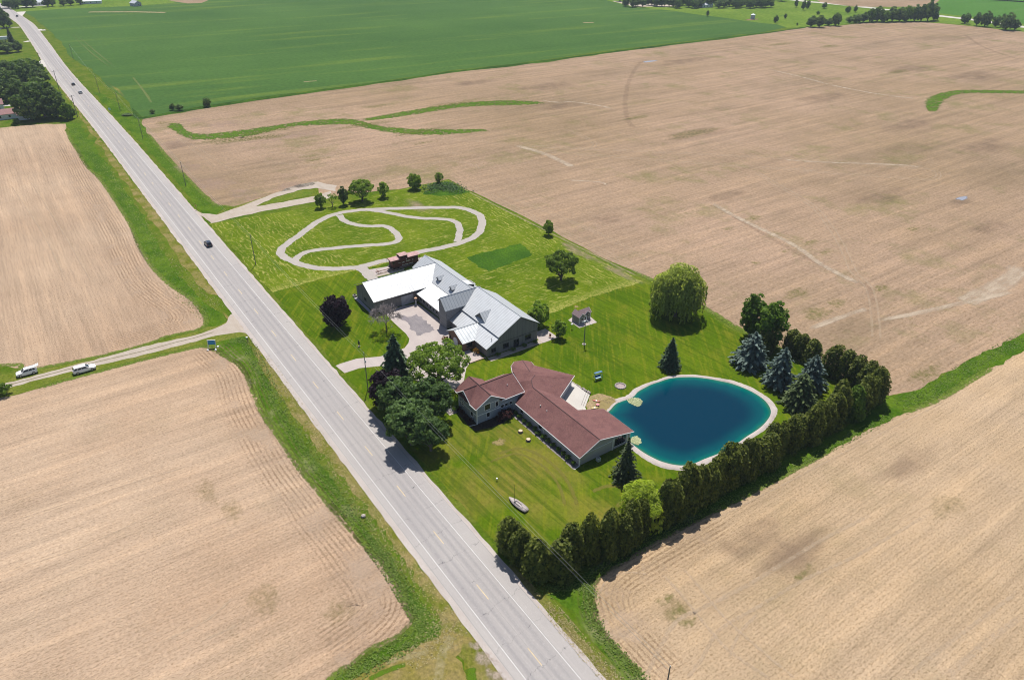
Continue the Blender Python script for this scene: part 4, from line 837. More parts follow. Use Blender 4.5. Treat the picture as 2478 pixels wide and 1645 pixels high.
def conifer(key, H_, R_, mat, bark, seed, levels=22, size=.55, droop=.25, power=.85, dens=1.0, z0=.25):
    global rng
    rng = np.random.default_rng(seed); V, T_ = [], []
    for l in range(levels):
        t = l/(levels-1); z = z0+(H_-z0)*t**.92; L = R_*(1-t)**power*rng.uniform(.88,1.08)+.12
        nb = max(5, int(14*(1-t)+5))
        for b in range(nb):
            a = 2*math.pi*(b+rng.uniform(-.3,.3))/nb+l*.7; Lb = L*rng.uniform(.6,1.16); n = max(3, int(Lb/.22*dens*2.2))
            s_ = rng.uniform(.15,1,n)**.7; dirv = np.array([math.cos(a), math.sin(a), 0])
            side = np.array([-math.sin(a), math.cos(a), 0])
            wv = (1-s_)*.32*Lb+.08
            p = dirv*(s_*Lb)[:,None]+side*(rng.uniform(-1,1,n)*wv)[:,None]; p[:,2] = z-droop*Lb*s_**1.5+rng.normal(0,.07,n)
            nr = np.tile(np.array([0,0,1.0]),(n,1))+dirv*.45+rng.normal(0,.35,(n,3))
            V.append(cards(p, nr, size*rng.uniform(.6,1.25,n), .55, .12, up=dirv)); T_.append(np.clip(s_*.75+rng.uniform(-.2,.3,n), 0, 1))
    V.append(cards(np.array([[0,0,H_-.1],[0,0,H_-.3],[0.05,0,H_-.5],[0,.05,H_-.7]]), unit(4), .4, .5)); T_.append(np.array([.5]*4))
    tr = MB().tube([(0,0,-.1),(0,0,H_*.5),(0,0,H_*.96)], [.022*H_,.014*H_,.02], 7)
    proto(key, quads(key+'_crown', np.concatenate(V), np.concatenate(T_), mat), tr.data(key+'_trunk', bark, True))
def arborvitae(key, H_, R_, mat, seed, n=3600):
    global rng
    rng = np.random.default_rng(seed)
    tips = [(rng.uniform(-.35,.35)*R_, rng.uniform(-.35,.35)*R_, H_*rng.uniform(.82,1)) for _ in range(rng.integers(2,5))]; tips[0] = (0,0,H_)
    V, T_ = [], []
    for (tx, ty, th) in tips:
        m_ = n//len(tips); t = rng.uniform(0,1,m_)**1.05; a = rng.uniform(0,2*math.pi,m_)
        pf = (np.clip(1.03-t,0,1)**.42)*(.72+.28*np.minimum(1,t/.2)); lump = 1+.13*np.sin(3*a+6*t+tx*9)+.09*np.sin(7*a-11*t+ty*7)
        r = R_*(.78 if len(tips) > 1 else 1)*pf*lump*rng.uniform(.78,1.06,m_)
        d = np.stack([np.cos(a), np.sin(a), .15+.5*t], 1); p = np.stack([r*np.cos(a)+tx*np.minimum(1,t*1.5), r*np.sin(a)+ty*np.minimum(1,t*1.5), t*th+.1], 1)
        V.append(cards(p, d+rng.normal(0,.55,(m_,3)), rng.uniform(.28,.62,m_), .6, 0, up=(0,0,1))); T_.append(np.clip(.5*rng.uniform(0,1,m_)+.5*t*rng.uniform(0,1,m_)+.25*(lump-1)/.2, 0, 1))  # lit tops and bulges painted paler, hollows darker, in the leaf tint
    proto(key, quads(key+'_crown', np.concatenate(V), np.concatenate(T_), mat), MB().tube([(0,0,-.1),(0,0,H_*.5),(0,0,H_*.85)], [.16,.1,.03], 6).data(key+'_trunk', M_BARKD, True))
def willow(key, H_, R_, mat, seed, strands=900, per=17):
    global rng
    rng = np.random.default_rng(seed); V, T_ = [], []
    nl = 44; u = unit(nl); u[:,2] = np.abs(u[:,2])*.9+.1; u /= np.linalg.norm(u, axis=1, keepdims=True)
    cs_ = [np.array([v[0]*R_*rng.uniform(.3,.72), v[1]*R_*rng.uniform(.3,.72), H_*.45+v[2]*H_*.42*rng.uniform(.75,1)]) for v in u]
    for c in cs_:
        n = 170; lr = R_*.27*rng.uniform(.8,1.2); d = unit(n); d[:,2] = np.abs(d[:,2]); p = c+d*lr*np.array([1,1,.7])
        V.append(cards(p, d+rng.normal(0,.4,(n,3)), rng.uniform(.35,.8,n), .45, .3)); T_.append(rng.uniform(.3,1,n))
        for s_ in range(strands//nl):
            a = rng.uniform(0,2*math.pi); q = c+np.array([math.cos(a)*lr, math.sin(a)*lr, 0]); L = min(q[2]-.5, rng.uniform(.25,.85)*H_*.6); m_ = int(per*max(.4,L/6))
            t = np.linspace(0,1,m_); out = np.array([q[0]/R_, q[1]/R_, 0])*.5
            p = q+out*t[:,None]**.5; p[:,2] = q[2]-L*t; p += rng.normal(0,.16,(m_,3))
            nr = np.tile(np.array([math.cos(a), math.sin(a), .2]),(m_,1))+rng.normal(0,.4,(m_,3))
            V.append(cards(p, nr, rng.uniform(.6,1.15,m_), .5, 0, up=(0,0,-1))); T_.append(np.clip(.8-t*.5+rng.uniform(-.25,.2,m_),0,1))
    proto(key, quads(key+'_crown', np.concatenate(V), np.concatenate(T_), mat), limbs(H_, R_, H_*.25, 7, .42, seed).data(key+'_trunk', M_BARK, True))
def bare(key, H_, R_, seed):
    rs = np.random.default_rng(seed); tr = MB(); br = MB()
    tr.tube([(0,0,-.1),(0,0,1.2),(.05,0,2.6)], [.24,.19,.16], 8)
    def grow(p, d, L, r, dep):
        q = p+d*L; br.tube([tuple(p), tuple((p+q)/2+rs.normal(0,.04*L,3)), tuple(q)], [r, r*.8, r*.6], 4 if dep else 5, cap=False)
        if dep == 0: return
        for _ in range(rs.integers(3,5)):
            nd = d+rs.normal(0,.48,3)+np.array([0,0,.06]); nd /= np.linalg.norm(nd); grow(q, nd, L*rs.uniform(.66,.88), max(.034, r*.66), dep-1)
    for i in range(7):
        a = 2*math.pi*i/7+rs.uniform(-.3,.3); d = np.array([math.cos(a)*.75, math.sin(a)*.75, rs.uniform(.6,1.3)]); grow(np.array([0,0,rs.uniform(1.8,2.6)]), d/np.linalg.norm(d), R_*.42, .09, 4)
    proto(key, br.data(key+'_branches', M_BARKP), tr.data(key+'_trunk', M_BARK, True))
def plant(key, x, y, sxy, sz, label, cat, name, group=None, rz=None, z=0):
    cr, tk, ex = PROTO[key]
    r = thing(name, label, cat, (x, y, z), rng2.uniform(0, 6.28) if rz is None else rz, group); r.scale = (sxy, sxy, sz)
    for nm, me_ in (('branches' if 'branches' in cr.name else 'crown', cr), ('trunk', tk)):
        o_ = bpy.data.objects.new(nm, me_); C.objects.link(o_); o_.parent = r
    return r
rng2 = np.random.default_rng(99)
G_ = lambda r, g_, b: S(r, g_, b, 2.3)
L_MAPLE = leaf_mat('maple_leaves', (.04,.085,.022,1), (.14,.215,.07,1), .35)
L_DARK = leaf_mat('dark_leaves', (.06,.105,.014,1), (.16,.235,.036,1), .42)
L_MID = leaf_mat('mid_green_leaves', (.055,.115,.014,1), (.16,.25,.036,1), .42)
L_LIGHT = leaf_mat('light_green_leaves', (.11,.185,.02,1), (.26,.36,.06,1), .48)
L_YEL = leaf_mat('yellow_green_leaves', (.18,.24,.03,1), (.36,.44,.06,1), .5)
L_WIL = leaf_mat('willow_leaves', (.16,.21,.03,1), (.42,.47,.13,1), .5)
L_PURP = leaf_mat('purple_leaves', (.010,.005,.009,1), (.026,.013,.022,1), .2, (1.6,.6,1.0,1))
L_SPR = leaf_mat('spruce_needles', (.022,.05,.025,1), (.075,.125,.062,1), .15)
L_BLUE = leaf_mat('blue_spruce_needles', (.022,.046,.034,1), (.15,.205,.18,1), .12)
L_ARB = leaf_mat('arborvitae_leaves', (.038,.066,.012,1), (.19,.21,.04,1), .32)
L_FAR = leaf_mat('far_tree_leaves', (.05,.10,.03,1), (.17,.235,.07,1), .38)
broadleaf('maple', 11, 5.2, 1.2, 120, 62, .58, L_MAPLE, M_BARK, 11, .19, .12)
broadleaf('maple2', 11, 5.2, 1.2, 115, 62, .58, L_MAPLE, M_BARK, 12, .2, .12)
broadleaf('purple', 10, 4.3, .2, 110, 66, .5, L_PURP, M_BARKD, 13, .24, .3, shape=.3, low=True)
broadleaf('oak', 9, 5.4, 1.0, 85, 70, .5, L_DARK, M_BARKD, 14, .2, .08)
broadleaf('oaklight', 9, 5.2, .8, 85, 70, .5, L_LIGHT, M_BARKD, 15, .2, .1)
broadleaf('locust', 11, 7.6, 2.0, 105, 80, .5, L_LIGHT, M_BARKD, 16, .17, .06, .8)
broadleaf('round', 6, 2.6, .5, 56, 55, .38, L_LIGHT, M_BARK, 17, .25, low=True)
broadleaf('bush', 6, 3.2, .1, 80, 60, .42, L_LIGHT, M_BARK, 18, .23, low=True)
broadleaf('tall', 14, 3.5, .2, 120, 60, .55, L_MID, M_BARK, 19, .3, .1, low=True, shape=.4)
broadleaf('airy', 6, 2.2, 1.2, 22, 30, .35, L_LIGHT, M_BARK, 20, .3, .03)
broadleaf('far', 10, 5.0, .2, 60, 45, .85, L_FAR, M_BARKD, 21, .27, low=True)
broadleaf('far2', 10, 4.2, .2, 50, 45, .85, L_FAR, M_BARKD, 22, .3, low=True, shape=.5)
broadleaf('farlight', 9, 5.0, .2, 56, 45, .8, L_MID, M_BARKD, 23, .28, low=True)
broadleaf('hawthorn', 3, 1.6, .05, 24, 50, .3, L_MID, M_BARKD, 24, .36)
broadleaf('redshrub', 2, 1.3, .05, 24, 50, .25, leaf_mat('red_shrub_leaves', (.03,.012,.014,1), (.08,.03,.028,1), .25, (1.5,.8,.8,1)), M_BARKD, 25, .36)
conifer('spruce', 10, 3.1, L_SPR, M_BARKD, 31, 24, .6, .22)
conifer('spruce2', 13, 3.4, L_SPR, M_BARKD, 32, 28, .75, .42, .62)
conifer('blue', 10, 4.4, L_BLUE, M_BARKD, 33, 14, .95, .16, .62, .8)
conifer('blue2', 10, 3.9, L_BLUE, M_BARKD, 34, 14, .9, .18, .62, .8)
conifer('greenspruce', 9, 4.3, leaf_mat('green_spruce_needles', (.03,.055,.015,1), (.12,.16,.06,1), .15), M_BARKD, 35, 15, .85, .14, .55, .9)
conifer('fir', 10, 3.0, leaf_mat('fir_needles', (.03,.05,.02,1), (.085,.11,.05,1), .12), M_BARKD, 36, 17, .62, .18, .9, .7)
for i in range(5): arborvitae('arb%d' % i, 9, 2.35, L_ARB, 40+i)
arborvitae('arbgreen', 9, 2.2, L_MID, 47)
willow('willow', 17, 8.2, L_WIL, 51)
willow('weepy', 9, 4.2, L_YEL, 52, 520, 7)
bare('bare', 10, 4.2, 61)
# ------------------------------------------------------------------ trees and shrubs of the property
def tree(key, x, y, h, w, h0, r0, label, name, cat='tree', group=None): return plant(key, x, y, w/(2*r0), h/h0, label, cat, name, group)
tree('purple', -172.9, 60.6, 10.2, 8.4, 10, 4.3, 'dark purple leaved maple on the lawn between the road and the lodge', 'purple_maple')
tree('purple', -130.2, 55.6, 10.6, 9.6, 10, 4.3, 'purple leaved maple tucked behind the green maples by the road', 'purple_maple')
plant('bare', -163.2, 70.9, 1.0, 1.0, 'leafless pale grey tree at the edge of the courtyard', 'tree', 'bare_tree')
tree('spruce2', -138.6, 61.6, 13.8, 8.6, 13, 3.4, 'tall dark drooping spruce beside the driveway entrance', 'spruce_tree')
tree('locust', -131.0, 69.3, 11.6, 16.2, 11, 7.6, 'pale green airy honey locust in front of the lodge entrance', 'locust_tree')
tree('maple', -125.4, 55.6, 10.6, 10.4, 11, 5.2, 'green maple nearest the utility pole in the roadside clump', 'maple_tree', group='green maples by the road')
tree('maple2', -119.8, 61.0, 11.0, 10.4, 11, 5.2, 'green maple of the roadside clump closest to the white garden arbour', 'maple_tree', group='green maples by the road')
tree('maple', -115.2, 53.4, 11.0, 11.6, 11, 5.2, 'green maple of the roadside clump that shades the road most', 'maple_tree', group='green maples by the road')
tree('maple2', -111.0, 55.8, 8.6, 8.0, 11, 5.2, 'lowest green maple at the lawn end of the roadside clump', 'maple_tree', group='green maples by the road')
tree('spruce', -105.6, 122.6, 8.8, 6.4, 10, 3.1, 'small dark cone-shaped spruce on the lawn above the pond', 'spruce_tree')
plant('willow', -124.2, 143.6, 1.03, 1.04, 'big weeping willow at the field edge of the lawn', 'tree', 'willow_tree')
tree('oak', -131.2, 143.0, 7.0, 5.2, 9, 5.4, 'small dark tree tucked against the side of the willow', 'dark_tree')
tree('oak', -161.5, 130.8, 9.6, 11.4, 9, 5.4, 'spreading dark green tree alone in the mown hay', 'oak_tree')
tree('bush', -141.6, 107.3, 7.9, 6.4, 6, 3.2, 'bright green bushy tree at the far corner of the lodge', 'bushy_tree')
tree('round', -133.4, 108.2, 5.6, 4.4, 6, 2.6, 'small round lawn tree beside the bushy tree at the lodge corner', 'lawn_tree')
tree('tall', -104.3, 152.0, 13.6, 6.8, 14, 3.5, 'tall narrow green tree in the field edge row, the thinner of the pair', 'tall_tree')
tree('tall', -97.9, 151.6, 14.2, 7.8, 14, 3.5, 'tall full green tree in the field edge row, the wider of the pair', 'tall_tree')
tree('blue', -94.8, 140.8, 9.6, 10.4, 10, 4.4, 'broad blue spruce at the lawn edge below the tall trees', 'blue_spruce', group='blue spruces above the pond')
tree('blue2', -84.6, 138.9, 10.8, 8.4, 10, 3.9, 'slender blue spruce between the broad blue spruce and the green spruce', 'blue_spruce', group='blue spruces above the pond')
tree('blue2', -79.6, 144.4, 9.4, 8.2, 10, 3.9, 'duller blue-green spruce half hidden behind the green spruce', 'blue_spruce', group='blue spruces above the pond')
tree('greenspruce', -76.4, 135.8, 9.0, 9.2, 9, 4.3, 'yellowish green spruce beside the hedge at the end of the pond', 'green_spruce')
tree('fir', -80.6, 84.6, 10.4, 6.4, 10, 3.0, 'open branched green fir at the pond end of the house', 'fir_tree')
tree('weepy', -69.9, 78.6, 10.0, 10.6, 9, 4.2, 'yellow-green feathery tree among the dark hedge', 'feathery_tree')
for i, (x, y, h, w, k, h0, r0, lb, nm) in enumerate(((-264.7,92.5,5.9,4.6,'round',6,2.6,'small round tree nearest the road in the row by the dirt track','round_tree'), (-263.2,96.7,5.6,4.0,'airy',6,2.2,'thin airy sapling between the round tree and the upright tree','sapling'),
        (-262.7,101.2,7.8,4.0,'far2',10,4.2,'upright dark young tree on a bare stem in the row by the dirt track','young_tree'), (-262.4,109.0,8.8,10.6,'oaklight',9,5.2,'widest tree of the row along the far property edge','broad_tree'),
        (-261.7,118.1,6.6,5.2,'round',6,2.6,'round tree just beyond the widest tree of the far edge row','round_tree'), (-263.6,133.2,7.0,6.0,'bush',6,3.2,'dense round tree beside the brown field at the far property corner','dense_tree'),
        (-265.0,145.6,4.6,4.2,'round',6,2.6,'little round tree at the weedy far corner of the property','round_tree'))):
    tree(k, x, y, h, w, h0, r0, lb, nm)
tree('round', -193.0, 149.6, 5.6, 4.2, 6, 2.6, 'small lone tree on the long field edge of the hay meadow', 'round_tree')
tree('hawthorn', *at(14, 953), 3.0, 3.6, 3, 1.6, 'dark round bush at the side of the gravel lane', 'bush', 'bush')

ORD = 'first second third fourth fifth sixth seventh eighth ninth tenth eleventh twelfth thirteenth fourteenth fifteenth sixteenth seventeenth eighteenth nineteenth twentieth'.split()
ORD += ['twenty-'+o_ for o_ in ORD[:9]] + ['thirtieth'] + ['thirty-'+o_ for o_ in ORD[:9]]
hed = [(-78.2,53.9,7.8,4.4),(-74.6,54.3,7.6,4.2),(-70.4,54.6,8.4,5.2)]
y = 58.0
while y < 150:
    if not (76.9 < y < 80.6): hed.append((-67.2+rng2.normal(0,.55)-(.9 if y < 66 else 0), y, 8.8+rng2.normal(0,1.0)+(.5 if 88 < y < 108 else 0), 4.6+rng2.normal(0,.55)))
    y += 3.0+rng2.normal(0,.2)
for i, (x, y, h, w) in enumerate(hed):
    lb = ('arborvitae at the road end of the hedge, %s from the road' % ORD[i]) if i < 3 else '%s arborvitae from the road in the long hedge by the stubble field' % ORD[i]
    k = 'arb%d' % rng2.integers(0, 5)
    if 140 < y < 143.5: k = 'arbgreen'; lb = 'brighter green arborvitae near the far end of the long hedge'
    tree(k, x, y, h, w*1.34, 9, 2.35, lb, 'arborvitae', 'hedge tree', 'arborvitae hedge')
row = [(-97.0,148.8,7.2,5.0),(-93.0,155.0,6.6,4.4),(-89.8,154.8,6.8,4.4),(-86.4,154.2,7.0,4.8),(-80.2,154.0,8.4,4.8),(-77.0,154.4,8.6,4.8),(-73.8,154.6,8.6,5.0),(-70.8,154.2,8.8,5.0),(-67.8,152.4,9.4,5.4)]
for i, (x, y, h, w) in enumerate(row):
    lb = 'dark arborvitae standing under the tall full green tree' if i == 0 else ('%s arborvitae from the tall trees in the row along the brown field' % ORD[i-1])
    if i == 8: lb = 'big round-topped arborvitae on the outer corner of the hedges'
    tree('arb%d' % (i % 5), x, y, h, w*1.34, 9, 2.35, lb, 'arborvitae', 'hedge tree', 'arborvitae row at the brown field')

# shrubs and beds along the buildings
M_MULCH = grass_mat('dark_mulch', (.035,.028,.025,1), (.06,.045,.04,1), (.09,.07,.06,1), .4, 3, .4).m
M_BEDST = gravel_mat('bed_stone', S(176,168,166), S(150,142,142), S(120,112,112))
sheet('planting_bed', [(-112.9,77.6),(-110,77.5),(-88.6,77.5),(-88.6,79.35),(-112.9,79.35)], .052, M_BEDST, .06, .6)
sheet('planting_bed', [(-113.2,67.3),(-111.4,67.4),(-110.6,70.5),(-110.2,73.5),(-110.8,76.5),(-112,79.4),(-113.3,79.4)], .056, M_MULCH, .08, .6)
sheet('planting_bed', [(-121.2,69.2),(-121.2,67.9),(-117,67.4),(-113.2,67.2),(-113.2,69.2)], .05, M_MULCH, .08, .6)
n_ = 0
for x, y, s_ in ((-111.6,75.4,1.15),(-111.9,76.9,.9),(-111.5,73.9,.7)):
    n_ += 1; plant('redshrub', x, y, s_, s_*.9, ('largest', 'middle', 'smallest')[n_-1 if n_ != 2 else 1]+' dark red shrub under the house wall facing the front lawn', 'shrub', 'red_shrub', 'red shrubs by the house')
for i in range(13):
    x = -111.3+i*1.78+rng2.normal(0,.15)
    if abs(x+101.5) < .5: x += .6
    plant('hawthorn', x, 78.45+rng2.normal(0,.1), .34+rng2.uniform(-.05,.08), .3+rng2.uniform(0,.12), '%s low shrub from the two-storey part in the bed along the long house wing' % ORD[i], 'shrub', 'low_shrub', 'shrubs along the long house wing')
for i, (x, y) in enumerate(((-120.4,68.4),(-118.6,68.2),(-116.7,68.1),(-114.8,68.2))): plant('redshrub', x, y, .5, .5, '%s small dark shrub from the garden arbour along the road-side house wall' % ORD[i], 'shrub', 'small_shrub', 'small shrubs on the road side of the house')
for i, (x, y) in enumerate(((-134.9,89.2),(-134.8,94.0),(-134.8,97.6),(-134.8,101.2))): plant('hawthorn', x, y, .42, .34, '%s dark shrub from the terrace along the windowed gable of the lodge' % ORD[i], 'shrub', 'gable_shrub', 'shrubs along the lodge gable')
M_ORG = leaf_mat('orange_flower_leaves', (.10,.07,.015,1), (.32,.14,.03,1), .3)
broadleaf('flowers', 1.6, .9, .05, 16, 40, .22, M_ORG, M_BARKD, 71, .36)
for x, y, lb in ((-149.2,81.6,'orange and green flower bush left of the arched lodge door'),(-143.0,81.9,'orange and green flower bush right of the arched lodge door'),(-139.2,85.2,'flowering bush under the lean-to eave by the terrace')): plant('flowers', x, y, 1, 1, lb, 'bush', 'flower_bush', 'flower bushes at the lodge entrance')

# rough growth in the ditches and on the far field edge (nobody could count it)
def scatter(name, lines, mat, size, hgt):
    P = []
    for pts, w, n in lines:
        ln = np.array(line_px(pts, sub=10)); L = np.r_[0, np.cumsum(np.linalg.norm(np.diff(ln, axis=0), axis=1))]
        t = rng.uniform(0, L[-1], n); c = np.stack([np.interp(t, L, ln[:,0]), np.interp(t, L, ln[:,1])], 1)+np.clip(rng.normal(0, w/3.2, (n,2)), -w*.5, w*.5)
        P.append(np.c_[c, np.abs(rng.normal(0, hgt, n))+.03])
    P = np.concatenate(P); n = len(P)
    o_ = bpy.data.objects.new(name, quads(name, cards(P, np.stack([rng.normal(0,.3,n), rng.normal(0,.3,n), np.ones(n)], 1), rng.uniform(.5,1.3,n)*size, .6), rng.uniform(0,1,n), mat)); C.objects.link(o_); tag(o_, kind='stuff'); return o_
L_WEED = leaf_mat('weed_leaves', (.075,.13,.02,1), (.16,.22,.045,1), .35)
scatter('ditch_weeds', [([(560,824),(595,826),(618,870),(650,935),(690,1010),(740,1090),(795,1165),(850,1240),(905,1318)], 3.4, 3600), ([(900,1318),(940,1370),(980,1435),(1015,1490),(1030,1520),(970,1565),(880,1615),(820,1650)], 3.2, 2600),
    ([(175,310),(215,370),(262,438),(312,512),(350,580),(400,660),(450,718),(505,770)], 4.6, 3600), ([(1330,1430),(1420,1418),(1425,1470),(1450,1530),(1500,1590),(1560,1650)], 2.6, 1600),
    ([(2170,975),(2240,955),(2320,905),(2400,860),(2478,820)], 4.2, 2000), ([(1300,1425),(1420,1392),(1530,1335),(1640,1275),(1780,1200),(1960,1110),(2150,1010)], 2.2, 2200), ([(255,235),(300,270),(350,325),(400,392),(455,455),(520,508)], 3.6, 1500)], L_WEED, .36, .1)
scatter('tall_weeds', [([(1040,462),(1070,450),(1110,462)], 9, 1500)], leaf_mat('tall_weed_leaves', (.03,.075,.016,1), (.06,.115,.03,1), .3), .7, .6)
scatter('dead_grass_tufts', [([(640,860),(700,960),(780,1080),(860,1195),(940,1310),(1040,1450)], 3.4, 2200), ([(250,395),(300,470),(360,560),(430,650),(530,745)], 3.4, 1400), ([(1330,1470),(1380,1530),(1440,1600),(1490,1650)], 3.0, 1200), ([(1040,1480),(1080,1530),(990,1590)], 5, 900)], leaf_mat('dead_grass', (.26,.21,.10,1), (.42,.36,.21,1), .3), .3, .03)

# ------------------------------------------------------------------ vehicles
def paint(name, c, rough=.25): 
    m = Mat(name, rough, .5); m.color(m.mix(m.noise(1.5, 3), c, tuple(v*.93 for v in c[:3])+(1,))); m.b.inputs['Coat Weight'].default_value = .5; return m.m
M_CWH = paint('white_car_paint', (.80,.80,.80,1)); M_CBK = paint('dark_blue_car_paint', (.012,.016,.028,1)); M_CSI = paint('silver_car_paint', (.42,.43,.45,1)); M_CDK = paint('charcoal_car_paint', (.04,.04,.045,1))
M_TYRE = plain('tyre_rubber', (.018,.018,.018,1), .9); M_RIM = plain('alloy_rim', (.45,.45,.47,1), .4, .7); M_LAMP = plain('headlight_lens', (.75,.75,.78,1), .15); M_TAIL = plain('tail_light_lens', (.35,.02,.02,1), .25)
def loft(mb, secs, mi=0):
    n = len(secs[0]); k = len(mb.v)
    for s_ in secs: mb.v += [tuple(p) for p in s_]
    for i in range(len(secs)-1):
        for j in range(n): mb.f.append((k+i*n+j, k+i*n+(j+1)%n, k+(i+1)*n+(j+1)%n, k+(i+1)*n+j)); mb.mi.append(mi)
    mb.f.append(tuple(k+j for j in reversed(range(n)))); mb.mi.append(mi); mb.f.append(tuple(k+(len(secs)-1)*n+j for j in range(n))); mb.mi.append(mi)
def suv(label, paintm, loc, rz, name='suv', L=4.9, Wd=1.95, Hh=1.74, open_back=False, rack=True, group=None):
    r = thing(name, label, 'car', loc, rz, group); k = L/4.9; hw = Wd/2; b = MB(); hs = Hh/1.74
    st = [(-2.42,.62,.50,.98),(-2.30,.92,.36,1.08),(-1.6,.99,.30,1.10),(0,1.0,.28,1.08),(1.1,1.0,.30,1.06),(1.7,.97,.32,1.0),(2.15,.90,.36,.92),(2.42,.66,.46,.76)]
    loft(b, [[(x*k,-hw*w_,z0*hs),(x*k,-hw*w_*1.0,(z0+.3)*hs),(x*k,-hw*w_*.93,z1*hs),(x*k,hw*w_*.93,z1*hs),(x*k,hw*w_,(z0+.3)*hs),(x*k,hw*w_,z0*hs)] for x, w_, z0, z1 in st])
    body = b.build('body', paintm, r, bevel=.05)
    c_ = MB(); A0 = [(1.12,.88,1.06),(-2.30,.86,1.06)]; A1 = [(.38,.70,1.66),(-1.98,.70,1.70)]
    P = lambda x, y, z: (x*k, y*hw/1.0, z*hs)
    lo = [P(1.12,-.9,1.05),P(-2.32,-.86,1.06),P(-2.32,.86,1.06),P(1.12,.9,1.05)]; hi = [P(.36,-.72,1.66),P(-1.95,-.70,1.70),P(-1.95,.70,1.70),P(.36,.72,1.66)]
    mid = [P(-.8,-.74,1.74),P(-.8,.74,1.74)]
    c_.mesh(lo+hi+mid, [(0,1,5,8,4),(3,7,9,6,2),(1,2,6,5),(0,4,7,3),(4,8,9,7),(8,5,6,9)]); c_.build('cabin', paintm, r, bevel=.03)
    def pane(nm, q, o_):
        q = [Vector(p) for p in q]; cen_ = sum(q, Vector())/4; q = [cen_+(p-cen_)*.86+Vector(o_) for p in q]
        MB().face(q).build(nm, M_GLASS, r)
    pane('windscreen', [lo[0],lo[3],hi[3],hi[0]], (.02,0,.02)); 
    if not open_back: pane('rear_window', [lo[2],lo[1],hi[1],hi[2]], (-.02,0,.01))
    for sgn, a, b_, c2, d2, m2 in ((-1,0,1,5,4,8),(1,3,2,6,7,9)):
        pts_ = lo+hi+mid
        A, B, Cc, D = (Vector(pts_[i]) for i in (a,b_,c2,d2)); M2 = Vector(pts_[m2])
        for t0, t1 in ((.06,.42),(.46,.72),(.76,.94)):
            q = [A.lerp(B,t0), A.lerp(B,t1), D.lerp(Cc,t1), D.lerp(Cc,t0)]; up = [q[0].lerp(q[3],.12), q[1].lerp(q[2],.12), q[1].lerp(q[2],.84), q[0].lerp(q[3],.84)]
            up = [p+Vector((0,sgn*.022,.008)) for p in up]
            MB().face(up if sgn < 0 else up[::-1]).build('side_window', M_GLASS, r)
    for x in (-1.48, 1.5):
        for sgn in (-1, 1):
            y = sgn*hw*.95; wv = MB().lathe([(.22,-.11),(.345,-.10),(.36,-.05),(.36,.05),(.345,.10),(.22,.11)], (x*k, y, .36), 16, axis='y').build('wheel', M_TYRE, r)
            MB().lathe([(.05,-.12),(.23,-.115),(.23,.115),(.05,.12)], (x*k, y, .36), 10, axis='y').build('rim', M_RIM, wv)
    for sgn in (-1, 1):
        MB().box(2.2*k, 2.34*k, sgn*hw*.62-.16, sgn*hw*.62+.16, .66*hs, .82*hs).build('headlight', M_LAMP, r)
        MB().box(-2.37*k, -2.25*k, sgn*hw*.74-.1, sgn*hw*.74+.1, .82*hs, 1.06*hs).build('tail_light', M_TAIL, r)
        MB().box(.9*k, 1.06*k, sgn*hw*1.0-.1, sgn*hw*1.0+.1, 1.08*hs, 1.2*hs).build('mirror', paintm, r)
        if rack: MB().tube([P(.2,sgn*.62,1.76),P(-1.8,sgn*.62,1.76)], .03, 5).build('roof_rail', M_RIM, r)
    if open_back:
        MB().slab([P(-1.95,-.66,1.74),P(-1.95,.66,1.74),P(-3.0,.62,1.98),P(-3.0,-.62,1.98)], .09).build('tailgate', paintm, r)
        MB().face([P(-2.40,-.7,.6),P(-2.40,.7,.6),P(-2.02,.62,1.62),P(-2.02,-.62,1.62)][::-1]).build('boot_opening', M_TYRE, r)
    return r
suv('white sport utility car with its tailgate lifted, parked on the grass beside the gravel lane', M_CWH, (-194.3,-13.3,.05), math.radians(-90), L=4.7, open_back=True)
suv('long white sport utility car parked on the gravel lane with its tailgate closed', M_CWH, (-187.8,-1.2,.05), math.radians(90), L=5.3, Wd=2.0)
suv('black sport utility car driving on the near stretch of the road', M_CBK, (-251.6,46.2,.07), math.radians(180), L=4.7)
suv('dark car driving far up the road ahead of a silver car', M_CDK, (-568.5,44.5,.07), math.radians(180), name='car', L=4.8, Hh=1.5)
suv('silver car driving far up the road behind a dark car', M_CSI, (-539.3,44.8,.07), math.radians(180), name='car', L=4.7, Hh=1.5)
suv('tiny dark car on the farthest bend of the road', M_CDK, (-977,43.6,.07), math.radians(172), name='car', L=4.8, Hh=1.5)

# ------------------------------------------------------------------ railway caboose on its short track
M_RED = plain('oxide_red_paint', (.105,.026,.028,1), .6, var=.2); M_REDR = plain('faded_red_roof', (.36,.21,.2,1), .7, var=.25, scale=1.2); M_STEEL = plain('dark_steel', (.05,.045,.042,1), .7)
cab = thing('caboose', 'dark red railway caboose with a roof cupola on a short track behind the lodge', 'railway car', (-198.5,94.5,.06))
b = MB().box(-1.4,1.4,-4.6,4.6,.95,3.45); b.build('body', M_RED, cab)
def arc_roof(mb, x0, y0, y1, z, rise, ov=.12, n=6):
    xs = np.linspace(-x0-ov, x0+ov, n+1); zs = z+rise*(1-(xs/(x0+ov))**2)
    poly = [(x, y0, q) for x, q in zip(xs, zs)]+[(x0+ov, y0, z-.06), (-x0-ov, y0, z-.06)]; mb.prism(poly, (0,y1-y0,0))
r_ = MB(); arc_roof(r_, 1.4, -5.3, -1.75, 3.46, .32); arc_roof(r_, 1.4, .95, 5.3, 3.46, .32); r_.build('roof', M_REDR, cab)
cu = MB().box(-1.25,1.25,-1.7,.9,3.44,4.35).build('cupola', M_RED, cab)
r_ = MB(); arc_roof(r_, 1.25, -1.9, 1.1, 4.36, .25); r_.build('cupola_roof', M_REDR, cu)
